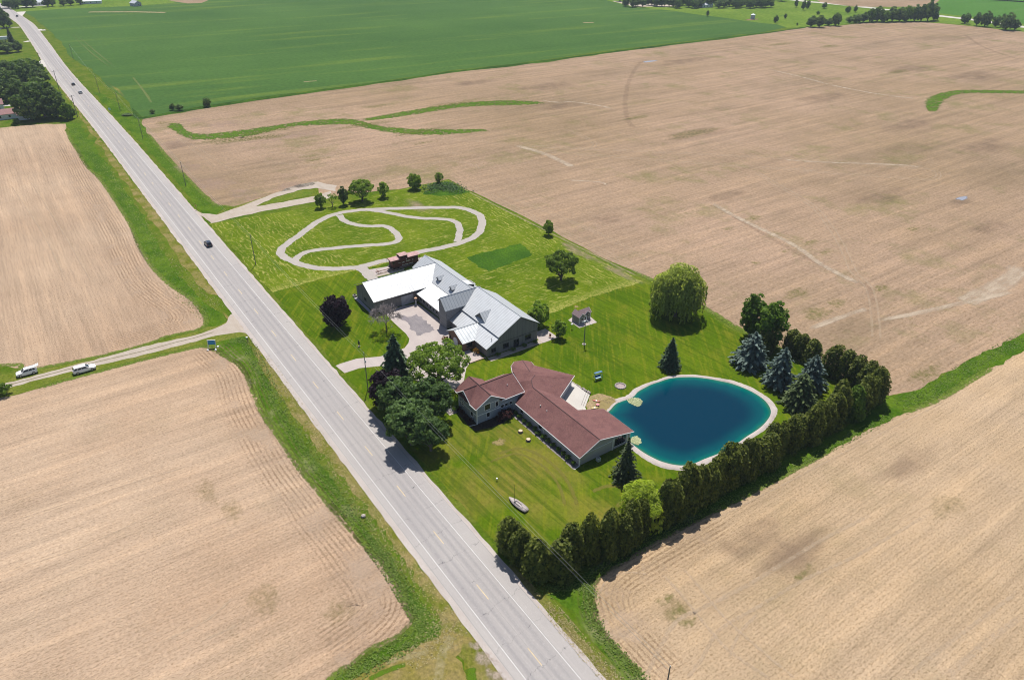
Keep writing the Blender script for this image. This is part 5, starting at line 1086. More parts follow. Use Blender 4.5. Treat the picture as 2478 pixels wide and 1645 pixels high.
for y in (-1.2, -.1): MB().box(1.24,1.28,y,y+.6,3.8,4.2).build('window', M_GLASS, cu)
for y0 in (-5.3, 4.6):
    p = MB().box(-1.35,1.35,y0,y0+.7,.85,1.0); p.build('platform', M_STEEL, cab)
    rl = MB(); ye = y0 if y0 < 0 else y0+.7
    for x in (-1.3,-.5,.5,1.3): rl.tube([(x,ye,1.0),(x,ye,2.0 if abs(x) < 1 else 3.45)], .035, 5)
    rl.tube([(-1.3,ye,2.0),(1.3,ye,2.0)], .035, 5); rl.build('railing', M_STEEL, cab)
for yc in (-3.1, 3.1):
    tk = MB().box(-1.05,1.05,yc-1.1,yc+1.1,.5,.72).build('bogie', M_STEEL, cab)
    for y in (yc-.75, yc+.75):
        for x in (-.78, .78): MB().lathe([(.2,-.08),(.42,-.07),(.42,.07),(.2,.08)], (x,y,.48), 14, axis='x').build('wheel', M_STEEL, tk)
lt = MB()       # worn white lettering, too small to read: short painted strokes
for x0, ws, z0, hh in ((-2.55,(.9,),2.18,.07),(-1.3,(.16,.14,.2,.12),2.0,.24),(.2,(.22,.12,.16,.2,.18,.14),2.1,.26),(2.45,(.16,.14),2.12,.26),(.32,(.18,),2.8,.26)):
    yy = x0
    for w_ in ws: lt.box(1.402,1.41,yy,yy+w_,z0,z0+hh*(.7+.3*(w_ > .15))); yy += w_+.1
yy = -1.3
for w_ in (.3,.5,.52,.44,.3,.5,.4): lt.box(1.402,1.41,yy,yy+w_,1.12,1.26); yy += w_+.17
lt.build('lettering', M_WTRIM, cab)
for y, z in ((-4.2,2.3),(3.6,2.3)): MB().box(1.395,1.425,y-.28,y+.28,z,z+.75).build('window', M_GLASS, cab)
trk = thing('rail_track', 'short length of rusty railway track under the red caboose', 'rail track', (-198.5,93.2,.058))
for x in (-.78,.78): MB().box(x-.05,x+.05,-8.5,7.5,.0,.14).build('rail', M_RUST, trk)
bu = MB().tube([(-.78,-8.4,.14),(-.78,-8.2,.8),(.78,-8.2,.8),(.78,-8.4,.14)], .07, 5).tube([(-.78,-8.2,.8),(-.78,-7.3,.14)], .06, 5).tube([(.78,-8.2,.8),(.78,-7.3,.14)], .06, 5); bu.build('buffer_stop', M_RUST, trk)

# ------------------------------------------------------------------ garden shed, wind turbine, small garden things
M_TAUPE = wall_mat('shed_siding', (.30,.27,.25,1), (.34,.31,.29,1), 'h', .15, .8, .02, .2); M_ROOFG = plain('mauve_shingles', (.20,.145,.15,1), .9, var=.25, scale=5)
sheet('shed_slab', poly_px([(1375,775),(1402,794),(1445,780.5),(1428,766),(1390,764)]), .06, M_CONC)
sh = thing('garden_shed', 'little cottage-like garden shed with taupe siding, white trim and a mauve roof on a slab', 'shed', (-137.6,119.9,.07), 0)
b = MB(); b.box(-1.5,1.6,-2.4,-.5,0,2.15); b.prism([(1.6,-2.4,2.15),(1.6,-.5,2.15),(1.6,-1.45,3.1)], (-3.1,0,0)); b.box(-1.5,.7,-.5,2.4,0,2.15); b.prism([(-1.5,2.4,2.15),(.7,2.4,2.15),(-.4,2.4,3.1)], (0,-2.9,0)); b.prism([(.72,.3,2.15),(.72,1.9,2.15),(.72,1.1,2.85)], (-.6,0,0)); b.build('wall', M_TAUPE, sh)
r_ = MB()
r_.slab([(-1.7,-1.45,3.25),(1.8,-1.45,3.25),(1.8,-2.65,2.1),(-1.7,-2.65,2.1)], .1); r_.slab([(1.8,-1.45,3.25),(-1.7,-1.45,3.25),(-1.7,-.25,2.1),(1.8,-.25,2.1)], .1)
r_.slab([(-.4,-1.2,3.25),(-.4,2.65,3.25),(.95,2.65,2.1),(.95,-.6,2.1)], .1); r_.slab([(-.4,2.65,3.25),(-.4,-1.2,3.25),(-1.75,-1.2,2.1),(-1.75,2.65,2.1)], .1)
r_.slab([(-.2,1.1,2.98),(.95,1.1,2.98),(.95,2.1,2.15),(.3,2.1,2.15)], .08); r_.slab([(.95,1.1,2.98),(-.2,1.1,2.98),(.3,.1,2.15),(.95,.1,2.15)], .08)
r_.build('roof', M_ROOFG, sh)
t_ = MB()
for a_, b2 in (((1.83,-1.45,3.2),(1.83,-2.65,2.05)),((1.83,-1.45,3.2),(1.83,-.25,2.05)),((.98,1.1,2.93),(.98,2.1,2.1)),((.98,1.1,2.93),(.98,.1,2.1)),((-1.75,2.67,2.05),(-.4,2.67,3.2)),((-.4,2.67,3.2),(.95,2.67,2.05))): t_.tube([a_, b2], .06, 4)
for x, y in ((1.6,-2.4),(1.6,-.5),(.7,2.4),(-1.5,-2.4),(.7,.0)): t_.box(x-.06,x+.06,y-.06,y+.06,0,2.15)
t_.build('trim', M_WTRIM, sh)
window(sh, 'x', 1.6, -1.8, -1.1, .8, 1.7, 1, fw=.08); window(sh, 'x', .7, 1.6, 2.1, .8, 1.7, 1, fw=.08); MB().box(.7,.76,.6,1.3,0,1.9).build('door', M_GLASS, sh)
MB().box(1.2,1.5,.2,.5,0,.5).box(1.15,1.55,.15,.55,.5,.62).build('bench_pot', plain('red_pot', (.4,.06,.04,1)), sh)
tb = thing('wind_turbine', 'small white wind turbine on a slim grey mast standing in the lawn', 'wind turbine', (-126.9,111.8,.04))
M_MAST = plain('galvanised_mast', (.22,.23,.24,1), .5, .5); MB().tube([(0,0,0),(0,0,7.0)], [.16,.09], 8).build('mast', M_MAST, tb)
MB().lathe([(.55,0),(.55,.06),(.3,.12)], (0,0,.0), 12).build('base', M_CONC, tb)
na = MB().tube([(-.1,-.5,7.1),(0,.3,7.15)], [.16,.2], 8).build('nacelle', M_WTRIM, tb); MB().prism([(0,-.5,7.1),(0,-1.2,7.45),(0,-1.2,6.95)], (.04,0,0)).build('tail_vane', M_WTRIM, na)
for i in range(3):
    a = math.radians(100+120*i); d_ = Vector((math.cos(a)*.85, .0, math.sin(a))); d_ = Vector((math.cos(a), .25*math.cos(a), math.sin(a))).normalized(); s_ = Vector((-math.sin(a),0,math.cos(a)))
    h0 = Vector((0,.38,7.15)); MB().prism([h0+s_*.1, h0+d_*.5+s_*.17, h0+d_*1.75+s_*.04, h0+d_*1.75-s_*.04, h0-s_*.1], (0,.05,0)).build('blade', M_WTRIM, tb)
MB().lathe([(.02,.0),(.14,.05),(.16,.2)], (0,.3,7.15), 8, axis='y').build('hub', M_WTRIM, tb)
bf = thing('bird_feeder', 'bird feeder on a thin post beside the garden shed', 'bird feeder', (-135.2,114.2,.04)); MB().tube([(0,0,0),(0,0,1.5)], .04, 6).build('post', M_MAST, bf); MB().lathe([(.08,1.4),(.32,1.5),(.34,1.56),(.05,1.85)], (0,0,0), 10).build('tray', M_WTRIM, bf)
M_BLUE = plain('blue_swing_paint', (.03,.12,.24,1), .5); M_BLUEL = plain('pale_blue_seat', (.35,.5,.62,1), .6)
sw = thing('garden_swing', 'blue garden swing seat with an A-frame on the lawn behind the house', 'swing', (-111.9,103.9,.04), math.radians(8))
for y in (-1.05,1.05): MB().tube([(.75,y,0),(0,y*.95,1.95),(-.75,y,0)], .055, 6).tube([(.4,y*.98,.9),(-.4,y*.98,.9)], .04, 5).build('leg', M_BLUE, sw)
MB().tube([(0,-1.1,1.95),(0,1.1,1.95)], .06, 6).build('top_beam', M_BLUE, sw); MB().slab([(-.35,-1.1,2.0),(.25,-1.1,2.0),(.25,1.1,2.0),(-.35,1.1,2.0)], .05).build('canopy', M_BLUE, sw)
MB().box(-.05,.5,-.8,.8,.45,.52).build('seat', M_BLUEL, sw); MB().prism([(-.05,-.8,.5),(-.05,.8,.5),(-.25,.8,1.1),(-.25,-.8,1.1)], (-.05,0,0)).build('backrest', M_BLUE, sw)
sw.rotation_euler = (0,0,math.radians(-8))
fp = thing('fire_pit', 'round fire pit ringed with pale stones on the lawn near the pond', 'fire pit', (-106.3,106.4,.04))
st_ = MB()
for i in range(18):
    a = 2*math.pi*i/18; st_.lathe([(.18,0),(.24,.1),(.2,.24),(.06,.3)], (1.25*math.cos(a),1.25*math.sin(a),0), 6)
st_.build('stone_ring', M_STONE, fp); MB().lathe([(1.15,0),(1.15,.05),(.2,.08)], (0,0,0), 16).build('ash_bed', gravel_mat('ash', S(206,188,184), S(190,172,170), S(170,150,150)), fp)
for i, (p, lb, cols) in enumerate(((at(1443,971), 'red and white toy kayak lying on the beach', ((.5,.16,.12,1),)), (at(1446,982), 'small pink and red play table on the beach', ((.62,.2,.22,1),)), (at(1439,988), 'yellow paddle boat lying at the house corner by the beach', ((.6,.48,.2,1),)))):
    r = thing(('kayak','play_table','paddle_boat')[i], lb, ('kayak','table','boat')[i], (p[0],p[1],.06), (.6,.1,1.1)[i]); r.scale = (.75,.75,.75); mt = plain(('red_plastic','pink_plastic','yellow_plastic')[i], cols[0], .4)
    if i != 1:
        b = MB(); loft(b, [[(x,-w_,.12),(x,-w_*.8,0.02),(x,w_*.8,0.02),(x,w_,.12),(x,w_*.7,.26),(x,-w_*.7,.26)] for x, w_ in ((-1.3,.06),(-.8,.3),(0,.38),(.8,.3),(1.3,.06))]); b.build('hull', mt, r, True); MB().lathe([(.22,.2),(.26,.29),(.2,.3)], (0,0,0), 10).build('cockpit', M_WTRIM, r)
    else:
        MB().lathe([(.55,.5),(.6,.55),(.55,.6)], (0,0,0), 12).build('top', mt, r)
        for x, y in ((-.35,-.35),(.35,-.35),(.35,.35),(-.35,.35)): MB().tube([(x,y,0),(x,y,.52)], .05, 6).build('leg', M_WTRIM, r)
M_LILY = leaf_mat('lily_pads', (.20,.25,.11,1), (.46,.46,.29,1), .1)
def lily(name, label, pts_):
    P = [np.array(pt(x, y, kp)) for x, y in pts_]; c = np.mean(P, axis=0); n = 420; k = rng.integers(0, len(P), n); t = rng.uniform(0,1,(n,1)); A = np.array(P)[k]; B = np.array(P)[(k+1)%len(P)]
    q = c+((A*(1-t)+B*t)-c)*np.sqrt(rng.uniform(0,1,(n,1))); V = cards(np.c_[q, .11+rng.uniform(0,.05,n)], np.stack([rng.normal(0,.06,n),rng.normal(0,.06,n),np.ones(n)],1), rng.uniform(.3,.55,n), .9)
    V[:,:,2] = np.maximum(V[:,:,2], .1); o_ = bpy.data.objects.new(name, quads(name, V, rng.uniform(0,1,n), M_LILY)); C.objects.link(o_); tag(o_, label, 'water plants')
lily('lily_pads', 'larger oval mat of pale water lilies at the beach end of the pond', [(455,425),(490,410),(540,403),(580,415),(606,440),(595,470),(565,488),(520,472),(480,450)])
lily('lily_pads', 'smaller mat of pale water lilies beside the house corner', [(497,800),(515,775),(555,770),(585,795),(592,830),(560,850),(520,835),(498,820)])
bo = thing('sailboat', 'pale sailing dinghy with a bare mast lying on the front lawn', 'boat', (-86.6,61.75,.05), math.atan2(61.6-62.2, -89.3+84.8))
M_HULL = plain('pale_pink_fibreglass', (.31,.27,.26,1), .6); hb = MB(); sec = [(-2.3,.52),(-1.6,.68),(-.4,.76),(.8,.66),(1.7,.38),(2.35,.04)]
loft(hb, [[(x,-w_,.42),(x,-w_*.75,.12),(x,0,.03),(x,w_*.75,.12),(x,w_,.42),(x,0,.47)] for x, w_ in sec]); hb.build('hull', M_HULL, bo, True); bo.scale = (1.12,1.12,1.0)
M_DKB = plain('dark_cockpit', (.02,.02,.025,1)); MB().box(-.75,.55,-.34,-.18,.455,.475).box(-.75,.75,.16,.34,.455,.475).box(.5,.78,-.3,.3,.465,.485).box(-1.5,-.95,.18,.28,.44,.47).build('cockpit', M_DKB, bo)
MB().box(-2.25,-.95,-.03,.03,.475,.5).build('tiller', M_DKB, bo); MB().tube([(.95,0,.4),(1.0,0,4.6)], [.05,.03], 6).build('mast', M_DKB, bo)
for i, (u, v) in enumerate(((1259.5,1046),(1278.5,1066.5))):
    p = at(u, v); s_ = thing('tree_stump', ('sawn pale tree stump nearer the house wing on the front lawn', 'sawn pale tree stump nearer the front of the lawn')[i], 'stump', (p[0],p[1],.04))
    MB().lathe([(.62,0),(.5,.25),(.48,.5)], (0,0,0), 12).build('bark', M_BARK, s_); MB().lathe([(.47,.5),(.47,.51),(.1,.512)], (0,0,0), 12).build('cut_face', plain('cut_wood', (.5,.38,.26,1), var=.2, scale=8), s_)
# garden arbour with picket panels beside the house
ar = thing('garden_arbour', 'white arched garden arbour with low picket panels beside the house', 'arbour', (-121.7,66.4,.04), 0)
for x in (-.65,.65):
    for y in (-.4,.4): MB().box(x-.05,x+.05,y-.05,y+.05,0,2.0).build('post', M_WTRIM, ar)
for y in (-.4,.4): MB().tube([(-.65,y,2.0),(-.45,y,2.3),(0,y,2.45),(.45,y,2.3),(.65,y,2.0)], .05, 5).build('arch', M_WTRIM, ar)
for i in range(7):
    a = math.pi*(i+.5)/7; x, z = .64*math.cos(a), 2.0+.45*math.sin(a); MB().tube([(x,-.48,z),(x,.48,z)], .035, 4).build('slat', M_WTRIM, ar)
for x in (-.65,.65):
    for z in (.5,.9,1.3): MB().box(x-.02,x+.02,-.4,.4,z,z+.06).build('side_rail', M_WTRIM, ar)
for k_i, (x0, y0, x1, y1) in enumerate(((-121.0,67.0,-120.4,68.6),(-119.9,66.2,-121.0,66.8))):
    f = thing('picket_fence', ('low white picket panel running from the arbour to the house corner', 'low white picket panel in front of the arbour')[k_i], 'fence', (x0,y0,.04)); L = math.hypot(x1-x0, y1-y0); ux, uy = (x1-x0)/L, (y1-y0)/L
    f.rotation_euler = (0,0,math.atan2(uy, ux)); m_ = MB()
    for i in range(int(L/.16)): m_.box(i*.16, i*.16+.09, -.015, .015, .05, .85)
    m_.build('pickets', M_WTRIM, f); MB().box(0,L,.016,.05,.25,.32).box(0,L,.016,.05,.65,.72).build('rail', M_WTRIM, f)
sheet('paved_patio', [(-122.0,65.6),(-119.6,65.6),(-119.6,69.1),(-121.8,69.1)], .05, M_CONC, .05, .5)
plant('hawthorn', -120.5, 67.6, .5, .5, 'leafy potted shrub on the little patio by the white arbour', 'shrub', 'patio_shrub')
ac = thing('air_conditioner', 'pale boxy air conditioner outside the gable end of the house', 'air conditioner', (-87.9,83.6,.04)); MB().box(-.4,.4,-.4,.4,0,.85).build('case', plain('pale_metal', (.45,.48,.47,1), .5), ac, bevel=.04); MB().lathe([(.33,.852),(.33,.87),(.05,.88)], (0,0,0), 12).build('fan_grille', M_MAST, ac)
cl_ = thing('garden_statue', 'pale old statue under a pot-like hat in the inner corner of the courtyard', 'statue', (-172.4,85.0,.06)); MB().lathe([(.42,0),(.4,.15),(.24,.3),(.3,.8),(.22,1.15),(.3,1.45),(.14,1.65),(.16,1.9)], (0,0,0), 12).build('figure', plain('pale_stone', (.42,.42,.42,1), var=.3), cl_, True); MB().lathe([(.16,1.88),(.5,2.0),(.52,2.1),(.3,2.35),(.1,2.4)], (0,0,0), 12).build('hat', plain('straw_terracotta', (.62,.38,.24,1), var=.2), cl_, True)
ps = thing('lawn_ornament', 'dark slim ornament standing on the lawn above the driveway', 'ornament', (-160.0,61.2,.04)); MB().lathe([(.22,0),(.12,.1),(.14,.5),(.28,.9),(.24,1.35),(.1,1.5),(.14,1.7),(.05,1.85)], (0,0,0), 10).build('figure', M_STEEL, ps, True)
MB().lathe([(.3,0),(.3,.06)], (0,0,0), 10).build('base', M_CONC, ps)
gc = thing('garden_chair', 'dark red chair on the pad at the far lodge corner', 'chair', (-134.9,106.3,.062), .6); MB().box(-.28,.28,-.26,.26,.38,.44).build('seat', M_RUST, gc); MB().box(-.28,.28,.24,.3,.44,1.0).build('backrest', M_RUST, gc)
for x, y in ((-.24,-.22),(.24,-.22),(-.24,.26),(.24,.26)): MB().box(x-.03,x+.03,y-.03,y+.03,0,.38).build('leg', M_RUST, gc)
gp = thing('gable_planter', 'pale planter box at the road-side corner of the west wing', 'planter', (-187.4,72.2,.06)); MB().box(-.55,.55,-.5,.5,0,.55).build('box', M_STONE, gp, bevel=.05); MB().lathe([(.3,.5),(.38,.75),(.1,.95)], (0,0,0), 8).build('plant', M_STEEL, gp)
# ------------------------------------------------------------------ roadside signs, poles and wires
M_SBLUE = plain('blue_sign_back', (.02,.24,.48,1), .5, var=.08); M_WOOD = plain('grey_post_wood', (.15,.125,.10,1), .9, var=.25); M_POLE = plain('pole_wood', (.16,.14,.125,1), .95, var=.2)
sg = thing('farm_sign', 'blue sign board on white braced legs beside the gravel lane', 'sign', (-181.2,28.6,.03), math.radians(62)); MB().box(-1.05,1.05,-.04,.04,1.0,2.3).build('board', M_SBLUE, sg)
for x in (-.95,.95): MB().tube([(x,-.06,0),(x,-.06,2.4)], .06, 5).build('post', M_WTRIM, sg); MB().tube([(x,-.08,1.6),(x,-1.2,.05)], .05, 5).build('brace', M_WTRIM, sg)
MB().box(-1.1,1.1,-.05,.05,2.3,2.38).build('top_trim', M_WTRIM, sg)
for x, y in ((-.95,-1.3),(1.1,-1.35),(1.3,.3)): MB().lathe([(.28,0),(.3,.15),(.18,.3)], (x,y,0), 8).build('footing', M_WTRIM, sg)
mbx = thing('mailbox', 'pale mailbox on a post in the weeds at the lane corner', 'mailbox', (-179.3,37.3,.03), .2); MB().box(-.05,.05,-.05,.05,0,1.1).build('post', M_WOOD, mbx); MB().box(-.14,.14,-.28,.28,1.1,1.4).build('box', M_WTRIM, mbx, bevel=.05)
ys = thing('yellow_sign', 'small yellow marker sign beside the road near the dirt track', 'sign', (-288.8,51.6,.03), math.radians(40)); MB().box(-.04,.04,-.04,.04,0,2.2).build('post', M_WOOD, ys); MB().prism([(-.5,.05,1.9),(0,.05,1.4),(.5,.05,1.9),(0,.05,2.4)], (0,.03,0)).build('plate', plain('yellow_plate', (.62,.5,.08,1)), ys)
bm = thing('blue_marker', 'small pale blue marker sign in the far verge', 'sign', (-476.9,51.6,.03), math.radians(40)); MB().box(-.05,.05,-.05,.05,0,2.0).build('post', M_WOOD, bm); MB().box(-.7,.7,-.09,-.05,1.2,2.2).build('plate', plain('pale_blue_plate', (.3,.52,.55,1)), bm)
rk = thing('pale_rock', 'pale rock in the grass beside the road', 'rock', (-100.9,35.3,.03)); MB().lathe([(.35,0),(.48,.2),(.4,.42),(.12,.55)], (0,0,0), 7).build('stone', M_STONE, rk)
yp = thing('yard_light', 'small white ground light on the front lawn', 'lamp', (-94.9,62.3,.04)); MB().tube([(0,0,0),(0,0,.45)], .04, 6).build('post', M_MAST, yp); MB().lathe([(.05,.42),(.2,.5),(.16,.68)], (0,0,0), 8).build('lamp_head', M_WTRIM, yp)
hy = thing('yard_post', 'thin post with a white cap between the pond and the hedge', 'post', (-71.7,132.3,.04)); MB().tube([(0,0,0),(0,0,1.3)], .05, 6).build('stem', M_STEEL, hy); MB().lathe([(.12,1.25),(.14,1.45),(.05,1.55)], (0,0,0), 8).build('cap', M_WTRIM, hy)
mk = thing('white_marker', 'short white marker post at the foot of the hedge corner', 'post', (*at(1316,1399),.03)); MB().tube([(0,0,0),(0,0,1.1)], .05, 6).build('stem', M_WTRIM, mk); MB().lathe([(.06,1.1),(.06,1.14)], (0,0,0), 6).build('cap', M_WTRIM, mk)

pp = thing('utility_pole', 'wooden utility pole standing before the roadside maples', 'utility pole', (-140.1,54.5,.03), 0, 'poles along the property side of the road')
MB().tube([(0,0,0),(0,0,10.4)], [.13,.09], 8).build('pole', M_POLE, pp); MB().lathe([(.05,10.38),(.08,10.5),(.03,10.62)], (0,0,0), 6).build('insulator', M_WTRIM, pp); MB().lathe([(.0,-.35),(.2,-.3),(.2,.25),(.05,.32)], (.3,0,8.2), 10).build('transformer', plain('transformer_grey', (.42,.44,.43,1)), pp)
PX0, PY0 = at(1622, 1611, 10.5)
for i, (x, y, lb) in enumerate(((-227.0,54.8,'slim utility pole in the mown hay beside the road'),(-320.0,55.2,'utility pole at the brown field edge beyond the dirt track'),(-407.8,55.5,'utility pole in the verge below the start of the grass waterway'),(-475.4,56.7,'utility pole in the verge near the dark bushes'),(-533.9,54.7,'utility pole beside the green field opposite the driving cars'),(-671.1,57.5,'farthest utility pole in the verge of the green field'),(PX0,PY0,'utility pole rising from the near stubble field edge'))):
    o_ = dup(pp, (x,y,.03), 0, lb)
    for c_ in list(o_.children):
        if c_.name.startswith('transformer'): bpy.data.objects.remove(c_)
pts_p = [(-671.1,57.5),(-533.9,54.7),(-475.4,56.7),(-407.8,55.5),(-320.0,55.2),(-227.0,54.8),(-140.1,54.5),(PX0,PY0)]
M_WIRE = plain('bright_wire', (.42,.42,.40,1), .4, .6)
for zz, dy, lb in ((10.55,0,'upper power line strung between the roadside poles'),(9.2,.22,'lower power line strung between the roadside poles')):
    m_ = MB()
    for a_, b2 in zip(pts_p, pts_p[1:]):
        m_.tube([(a_[0]+(b2[0]-a_[0])*t, a_[1]+(b2[1]-a_[1])*t+dy, zz-4*.7*t*(1-t)) for t in np.linspace(0,1,9)], .017, 4, cap=False)
    tag(m_.build('power_line', M_WIRE), lb, 'power line')
lp = thing('utility_pole', 'utility pole with a crossarm beside the leafy grove, nearest the left stubble field', 'utility pole', (-473.9,34.6,.03), 0, 'crossarm poles on the grove side of the road')
MB().tube([(0,0,0),(0,0,11.8)], [.2,.14], 8).build('pole', M_POLE, lp); MB().box(-.07,.07,-1.2,1.2,11.2,11.35).build('crossarm', M_POLE, lp)
for y in (-1.05,0.4,1.05): MB().lathe([(.05,11.35),(.07,11.5),(.02,11.58)], (0,y,0), 6).build('insulator', M_WTRIM, lp)
dup(lp, (-557.1,35.0,.03), 0, 'utility pole with a crossarm in the middle of the grove edge by the road'); dup(lp, (-635.6,33.6,.03), 0, 'utility pole with a crossarm at the far end of the grove by the road')

# ------------------------------------------------------------------ far farmsteads
M_FWH = plain('white_clapboard', (.62,.66,.68,1), .7); M_FRED = plain('dull_red_roof', (.26,.14,.135,1), .9, var=.2); M_FGREY = plain('grey_metal_roof', (.42,.44,.48,1), .5)
def small_house(name, label, cat, loc, rz, L, Wd, hw_, hr, wallm, roofm, nwin=3, door=True):
    r = thing(name, label, cat, loc, rz); b = MB().box(-L/2,L/2,-Wd/2,Wd/2,0,hw_); b.prism([(L/2,-Wd/2,hw_),(L/2,Wd/2,hw_),(L/2,0,hw_+hr*.93)], (-L,0,0)); b.build('wall', wallm, r)
    q = MB(); o1 = .4; z_ = hw_-hr*o1/(Wd/2); q.slab([(-L/2-.4,0,hw_+hr),(-L/2-.4,-Wd/2-o1,z_+.08),(L/2+.4,-Wd/2-o1,z_+.08),(L/2+.4,0,hw_+hr)], .15); q.slab([(-L/2-.4,0,hw_+hr),(L/2+.4,0,hw_+hr),(L/2+.4,Wd/2+o1,z_+.08),(-L/2-.4,Wd/2+o1,z_+.08)], .15); q.build('roof', roofm, r)
    for i in range(nwin): window(r, 'y', -Wd/2, -L/2+L*(i+.6)/(nwin+.4)-.5, -L/2+L*(i+.6)/(nwin+.4)+.5, .9, 2.1, -1)
    window(r, 'x', L/2, -.6, .6, .9, 2.1, 1)
    if door: MB().box(L/2-.02,L/2+.05,Wd*.22,Wd*.22+.9,0,2.0).build('door', M_RUST, r)
    return r
h1 = small_house('farmhouse', 'white farmhouse with a red roof beside the grove', 'house', (-493.5,4.0,.03), math.radians(90), 15, 8, 2.9, 2.0, M_FWH, M_FRED)
w2 = MB().box(-3.5,0,-8.5,-3,0,2.9); w2.prism([(-3.5,-8.5,2.9),(0,-8.5,2.9),(-1.75,-8.5,4.4)], (0,5,0)); 
h2 = small_house('farmhouse_wing', 'white gabled house end facing the left stubble field', 'house', (-486.6,10.2,.03), 0, 7, 6, 2.8, 2.0, M_FWH, M_FRED, 2, False)
small_house('farmhouse', 'white house with a red roof partly out of frame behind the white farmhouse', 'house', (-516,-2.5,.03), math.radians(90), 10, 8, 4.0, 2.2, M_FWH, M_FRED)
small_house('field_shed', 'small grey shed standing in the far green fields', 'shed', (*at(329,15),.03), math.radians(20), 11, 8, 3.4, 2.4, plain('grey_board', (.36,.38,.42,1)), M_FGREY, 2)
small_house('far_house', 'pale long far roof among trees above the green fields', 'house', (*at(222,9),.03), math.radians(80), 22, 9, 3, 2, M_FWH, M_FWH, 3)
small_house('far_house', 'far white house between the trees at the top left', 'house', (*at(98,13),.03), math.radians(80), 14, 9, 3.4, 2.4, M_FWH, M_FGREY, 3)
small_house('far_house', 'far white house with a pale roof before the distant wood', 'house', (*at(1708,18),.03), math.radians(75), 14, 8, 3, 2, M_FWH, M_FGREY, 3)
cp = thing('camper', 'white camper trailer parked beside dark conifers at the left edge', 'camper', (*at(14,98),.03), math.radians(75)); MB().box(-4,4,-1.3,1.3,.6,3.1).build('body', M_FWH, cp, bevel=.2); MB().box(-3.8,3.8,-1.1,1.1,3.1,3.2).build('roof', M_WTRIM, cp); MB().lathe([(.2,-1.2),(.4,-1.2),(.4,1.2),(.2,1.2)], (0,0,.4), 12, axis='y').build('wheel', M_TYRE, cp)
sl_ = thing('grain_tank', 'small pale metal tank in the far meadow', 'tank', (*at(1821,47),.03)); MB().lathe([(2.3,0),(2.3,4.2)], (0,0,0), 16).build('body', M_FGREY, sl_); MB().lathe([(2.45,4.2),(.3,5.4),(.3,5.6)], (0,0,0), 16).build('roof', M_FWH, sl_)
patches('bare_soil', [at(1819,48)+(5,14,0)], .05, soft('far_soil', S(150,120,104), None, .3))
strips('side_road', [([at(*p) for p in ((1880,-8),(1912,0),(1960,5),(2036,12),(2110,20),(2200,31),(2254,37),(2359,49),(2478,66),(2700,95))], 13)], .05, soft('pale_side_road', S(226,220,212), None, .1, .05, .2, 1), ends=False)
strips('side_road', [([at(*p) for p in ((2330,-4),(2393,0),(2440,2.5),(2520,8),(2700,18))], 16)], .05, bpy.data.materials['pale_side_road'], ends=False)
strips('side_lane', [([at(*p) for p in ((-60,112),(0,68),(48,66.5))], 5), ([at(*p) for p in ((60,101),(72,101))], 8), ([at(*p) for p in ((-30,22),(40,18),(110,14))], 7), ([at(*p) for p in ((110,73),(96,74),(88,72))], 9), ([at(*p) for p in ((52,29),(45,38),(38,45))], 9), ([at(*p) for p in ((0,257),(30,255),(62,251))], 4), ([at(*p) for p in ((96,163),(110,152),(118,145))], 11)], .049, bpy.data.materials['pale_side_road'], ends=False)
sheet('bare_field', poly_px([(380,-6),(420,4),(455,9.5),(490,8),(500,2),(470,-8)]), .052, M_FIELD_BIG, .3, 5)
sheet('bare_field', poly_px([(1985,6),(2060,16),(2130,18),(2250,17),(2275,2),(2290,-10),(1960,-10)]), .052, M_FIELD_BIG, .3, 5)
sheet('bare_field', poly_px([(1480,3),(1520,4),(1560,6),(1640,15),(1600,17),(1530,17)]), .052, plain('pale_earth', S(208,190,168)), .3, 5)
sheet('crop_field', poly_px([(2262,12),(2290,-10),(2700,-10),(2800,90),(2478,58),(2360,42),(2262,32)]), .05, crop_mat('bright_crop', S(88,136,56), S(98,146,64), S(112,154,76)), .3, 5)
strips('bare_strip', [([at(*p) for p in ((215,30),(260,29.6),(330,29.5),(400,31))], 9), ([at(*p) for p in ((735,199),(750,197.5),(766,196.5))], 2.2), ([at(*p) for p in ((1412,56),(1424,55.5),(1436,55))], 6)], .055, soft('bare_strip_soil', S(196,172,146), S(180,170,120), .15, .2, .8, .9))
strips('yellow_weeds', [([at(*p) for p in ((240,186),(262,203),(285,218),(300,236),(305,252))], 3.2)], .056, soft('yellow_weed_bloom', S(176,168,60), S(186,172,110), .25, .4, 1.7, .9))
strips('crop_tracks', [([at(*p) for p in l_], 1.6) for l_ in (((160,62),(190,100),(225,132),(262,160),(285,168)),((172,64),(200,98),(235,128),(272,158),(300,168)),((322,188),(345,216),(362,238)),((338,208),(352,228),(366,248)))], .05, soft('crop_track_soil', S(122,146,78), S(150,160,96), .6, .2, .9, .6))

FT = 'far deciduous tree'
def far_tree(u, v, w_px, h_px, label, group=None, key=None, name='far_tree', cat='tree'):
    x, y = at(u, v); d = x*AX[2][0]+y*AX[2][1]-CAMH*AX[2][2]; w_, h_ = w_px*d/FOC, h_px*d/FOC*1.06
    key = key or ('far', 'far2')[rng2.integers(0, 2)]; H0, R0 = {'far': (10,5.0), 'far2': (10,4.2), 'farlight': (9,5.0), 'spruce': (10,3.1)}[key]
    return plant(key, x, y, w_/(2*R0), h_/H0, label, cat, name, group)
for u in np.arange(1516, 1872, 12.5): far_tree(u+rng2.uniform(-3,3), 15+(u-1516)*.014+rng2.uniform(-3,4), rng2.uniform(17,26), rng2.uniform(17,24), 'tree in the dark wood beyond the far meadow', 'far wood beyond the meadow')
for u in np.arange(1500, 1900, 15): far_tree(u, 2+rng2.uniform(-3,3), 22, 22, 'tree in the back row of the dark wood beyond the far meadow', 'back row of the far wood')
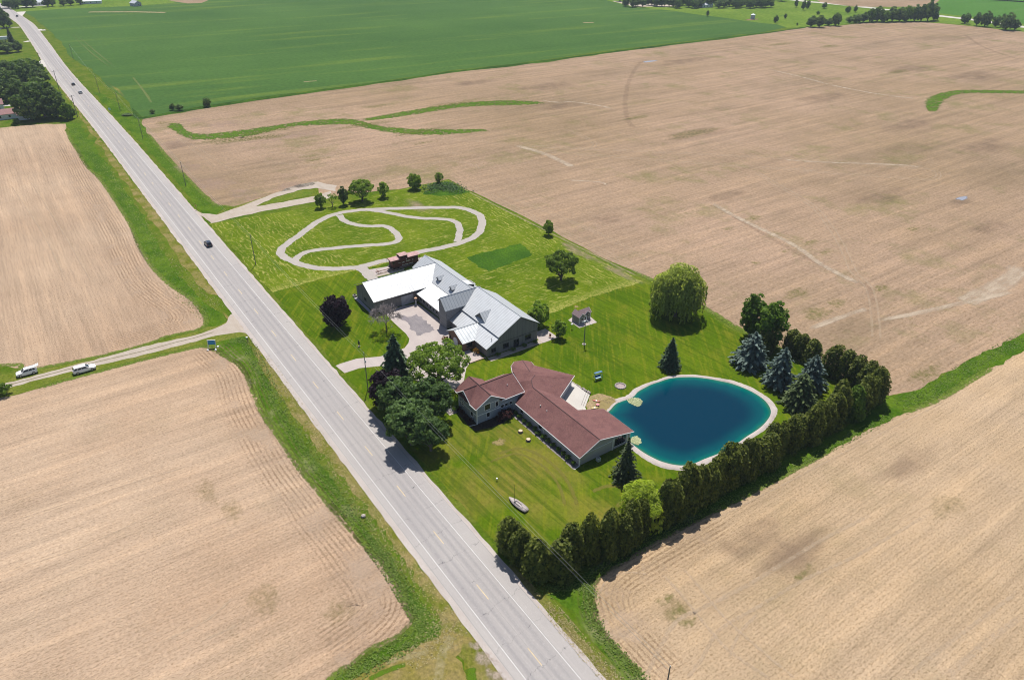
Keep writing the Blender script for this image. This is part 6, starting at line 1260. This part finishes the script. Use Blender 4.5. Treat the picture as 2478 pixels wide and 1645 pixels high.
for u, v, w_, h_, lb in ((1876,56,14,16,'round lone tree in the far meadow nearest the pale tank'),(1900,46,8,11,'small dark pointed tree in the far meadow'),(1712,40,7,13,'lone dark tree at the corner of the green field'),(1929,62,5,6,'tiny bush on the far meadow slope'),(1926,19,10,18,'slim tree beside the far side road, nearest the wood'),(1943,25,12,22,'taller tree beside the far side road'),(1954,22,10,18,'tree just right of the taller roadside tree'),(1994,21,14,13,'low tree beside the far side road alone'),(1979,36,9,8,'reddish small bush in the far meadow'),(2051,32,13,14,'round tree before the far side road'),(2069,31,9,16,'upright tree before the far side road')): far_tree(u, v, w_, h_, lb)
for i, (u, v, w_, h_) in enumerate(((1962,66,26,24),(1982,67,26,26),(2004,63,22,16),(2022,63,22,27))): far_tree(u, v, w_, h_, '%s bushy tree from the meadow end of the clump at the brown field edge' % ORD[i], 'clump at the brown field edge')
for i, (u, v, w_, h_) in enumerate(((2056,56,22,14),(2072,56,24,18),(2088,55,24,22),(2104,54,26,30),(2122,53,28,32),(2140,54,26,26),(2158,53,30,32),(2176,53,28,30),(2194,52,28,34),(2212,52,28,34),(2228,52,28,36),(2244,51,26,44),(2258,50,22,36),(2262,50,16,16))): far_tree(u, v, w_, h_, '%s tree from the meadow side in the big thicket by the side road' % ORD[i], 'big thicket by the side road', 'farlight' if i in (3,5,8) else None)
for i, (u, v, w_, h_) in enumerate(((2334,58,22,22),(2362,63,20,28),(2382,65,26,32),(2408,66,18,24),(2432,73,34,36),(2455,73,22,22))): far_tree(u, v, w_, h_, '%s tree from the thicket in the gappy row along the side road' % ORD[i], 'row along the side road')
for i, (u, v, w_, h_) in enumerate(((22,20,30,22),(38,22,22,22),(64,19,30,24),(80,18,24,22),(116,17,24,24),(128,16,16,20),(154,15,20,18),(172,14,18,20),(195,12,20,18))): far_tree(u, v, w_, h_, '%s tree from the left in the far row above the bend of the road' % ORD[i], 'far row above the road bend')
for u, v, w_, h_, lb in ((10,68,34,44,'big dark tree at the left edge beside the road bend'),(24,66,16,24,'smaller tree against the big dark tree at the left edge'),(18,128,44,26,'low dark tree under the conifer at the left edge'),(45,126,24,24,'round dark tree right of the conifer at the left edge')): far_tree(u, v, w_, h_, lb)
far_tree(34, 120, 24, 48, 'pointed dark conifer beside the white camper', key='spruce', name='far_conifer')
for i, (u, v, w_, h_, k) in enumerate(((58,172,56,28,'farlight'),(18,178,40,28,'far'),(92,190,40,40,'far2'),(62,196,50,44,'far'),(100,205,44,40,'far2'),(18,215,56,44,'far'),(48,240,50,44,'far'),(15,248,50,50,'far2'),(90,232,60,34,'farlight'),(78,292,66,66,'far'),(110,284,76,84,'far'),(140,286,54,62,'far'),(165,290,32,40,'farlight'),(176,287,18,28,'far2'),(60,272,34,40,'far2'))):
    far_tree(u, v, w_, h_, ['pale low tree at the road end of the grove','dark tree at the left edge of the grove top','round dark tree of the grove beside the road pole','dark tree in the middle of the grove','tree of the grove just below the round dark tree','left edge tree of the grove above the farmhouse','tree of the grove above the farmhouse roof','dark left edge tree behind the farmhouse','pale blossoming tree in the grove','big tree right of the farmhouse','biggest round tree of the grove beside the farmhouse','big tree of the grove nearest the road','young green tree at the road end of the grove','small tree at the foot of the crossarm pole','tree between the farmhouse and the big grove trees'][i], 'grove by the road', k, 'grove_tree')
far_tree(41, 300, 14, 12, 'pale flowering bush in front of the white farmhouse', key='farlight', name='flowering_bush', cat='bush')
for u, v, w_, h_, lb in ((370,275,14,9,'low bush nearest the road at the corner of the green field'),(418,267,16,15,'dark bush at the green field edge, first of the joined pair'),(434,268,20,14,'dark bush at the green field edge, second of the joined pair'),(502,259,20,20,'round dark bush at the green field edge farther from the road'),(308,280,26,4,'low patch of dark weeds in the verge below a pole')): far_tree(u, v, w_, h_, lb, name='field_bush', cat='bush')

# ------------------------------------------------------------------ the air itself
hz = MB().box(-2640,1640,-1340,2940,-1.5,125)
hm = bpy.data.materials.new('thin_haze'); hm.use_nodes = True; hm.node_tree.nodes.clear()
ou = hm.node_tree.nodes.new('ShaderNodeOutputMaterial'); vo = hm.node_tree.nodes.new('ShaderNodeVolumePrincipled')
vo.inputs['Color'].default_value = (.72,.84,1,1); vo.inputs['Density'].default_value = .00009; vo.inputs['Anisotropy'].default_value = .2
hm.node_tree.links.new(vo.outputs[0], ou.inputs['Volume'])
tag(hz.build('haze', hm), kind='stuff')
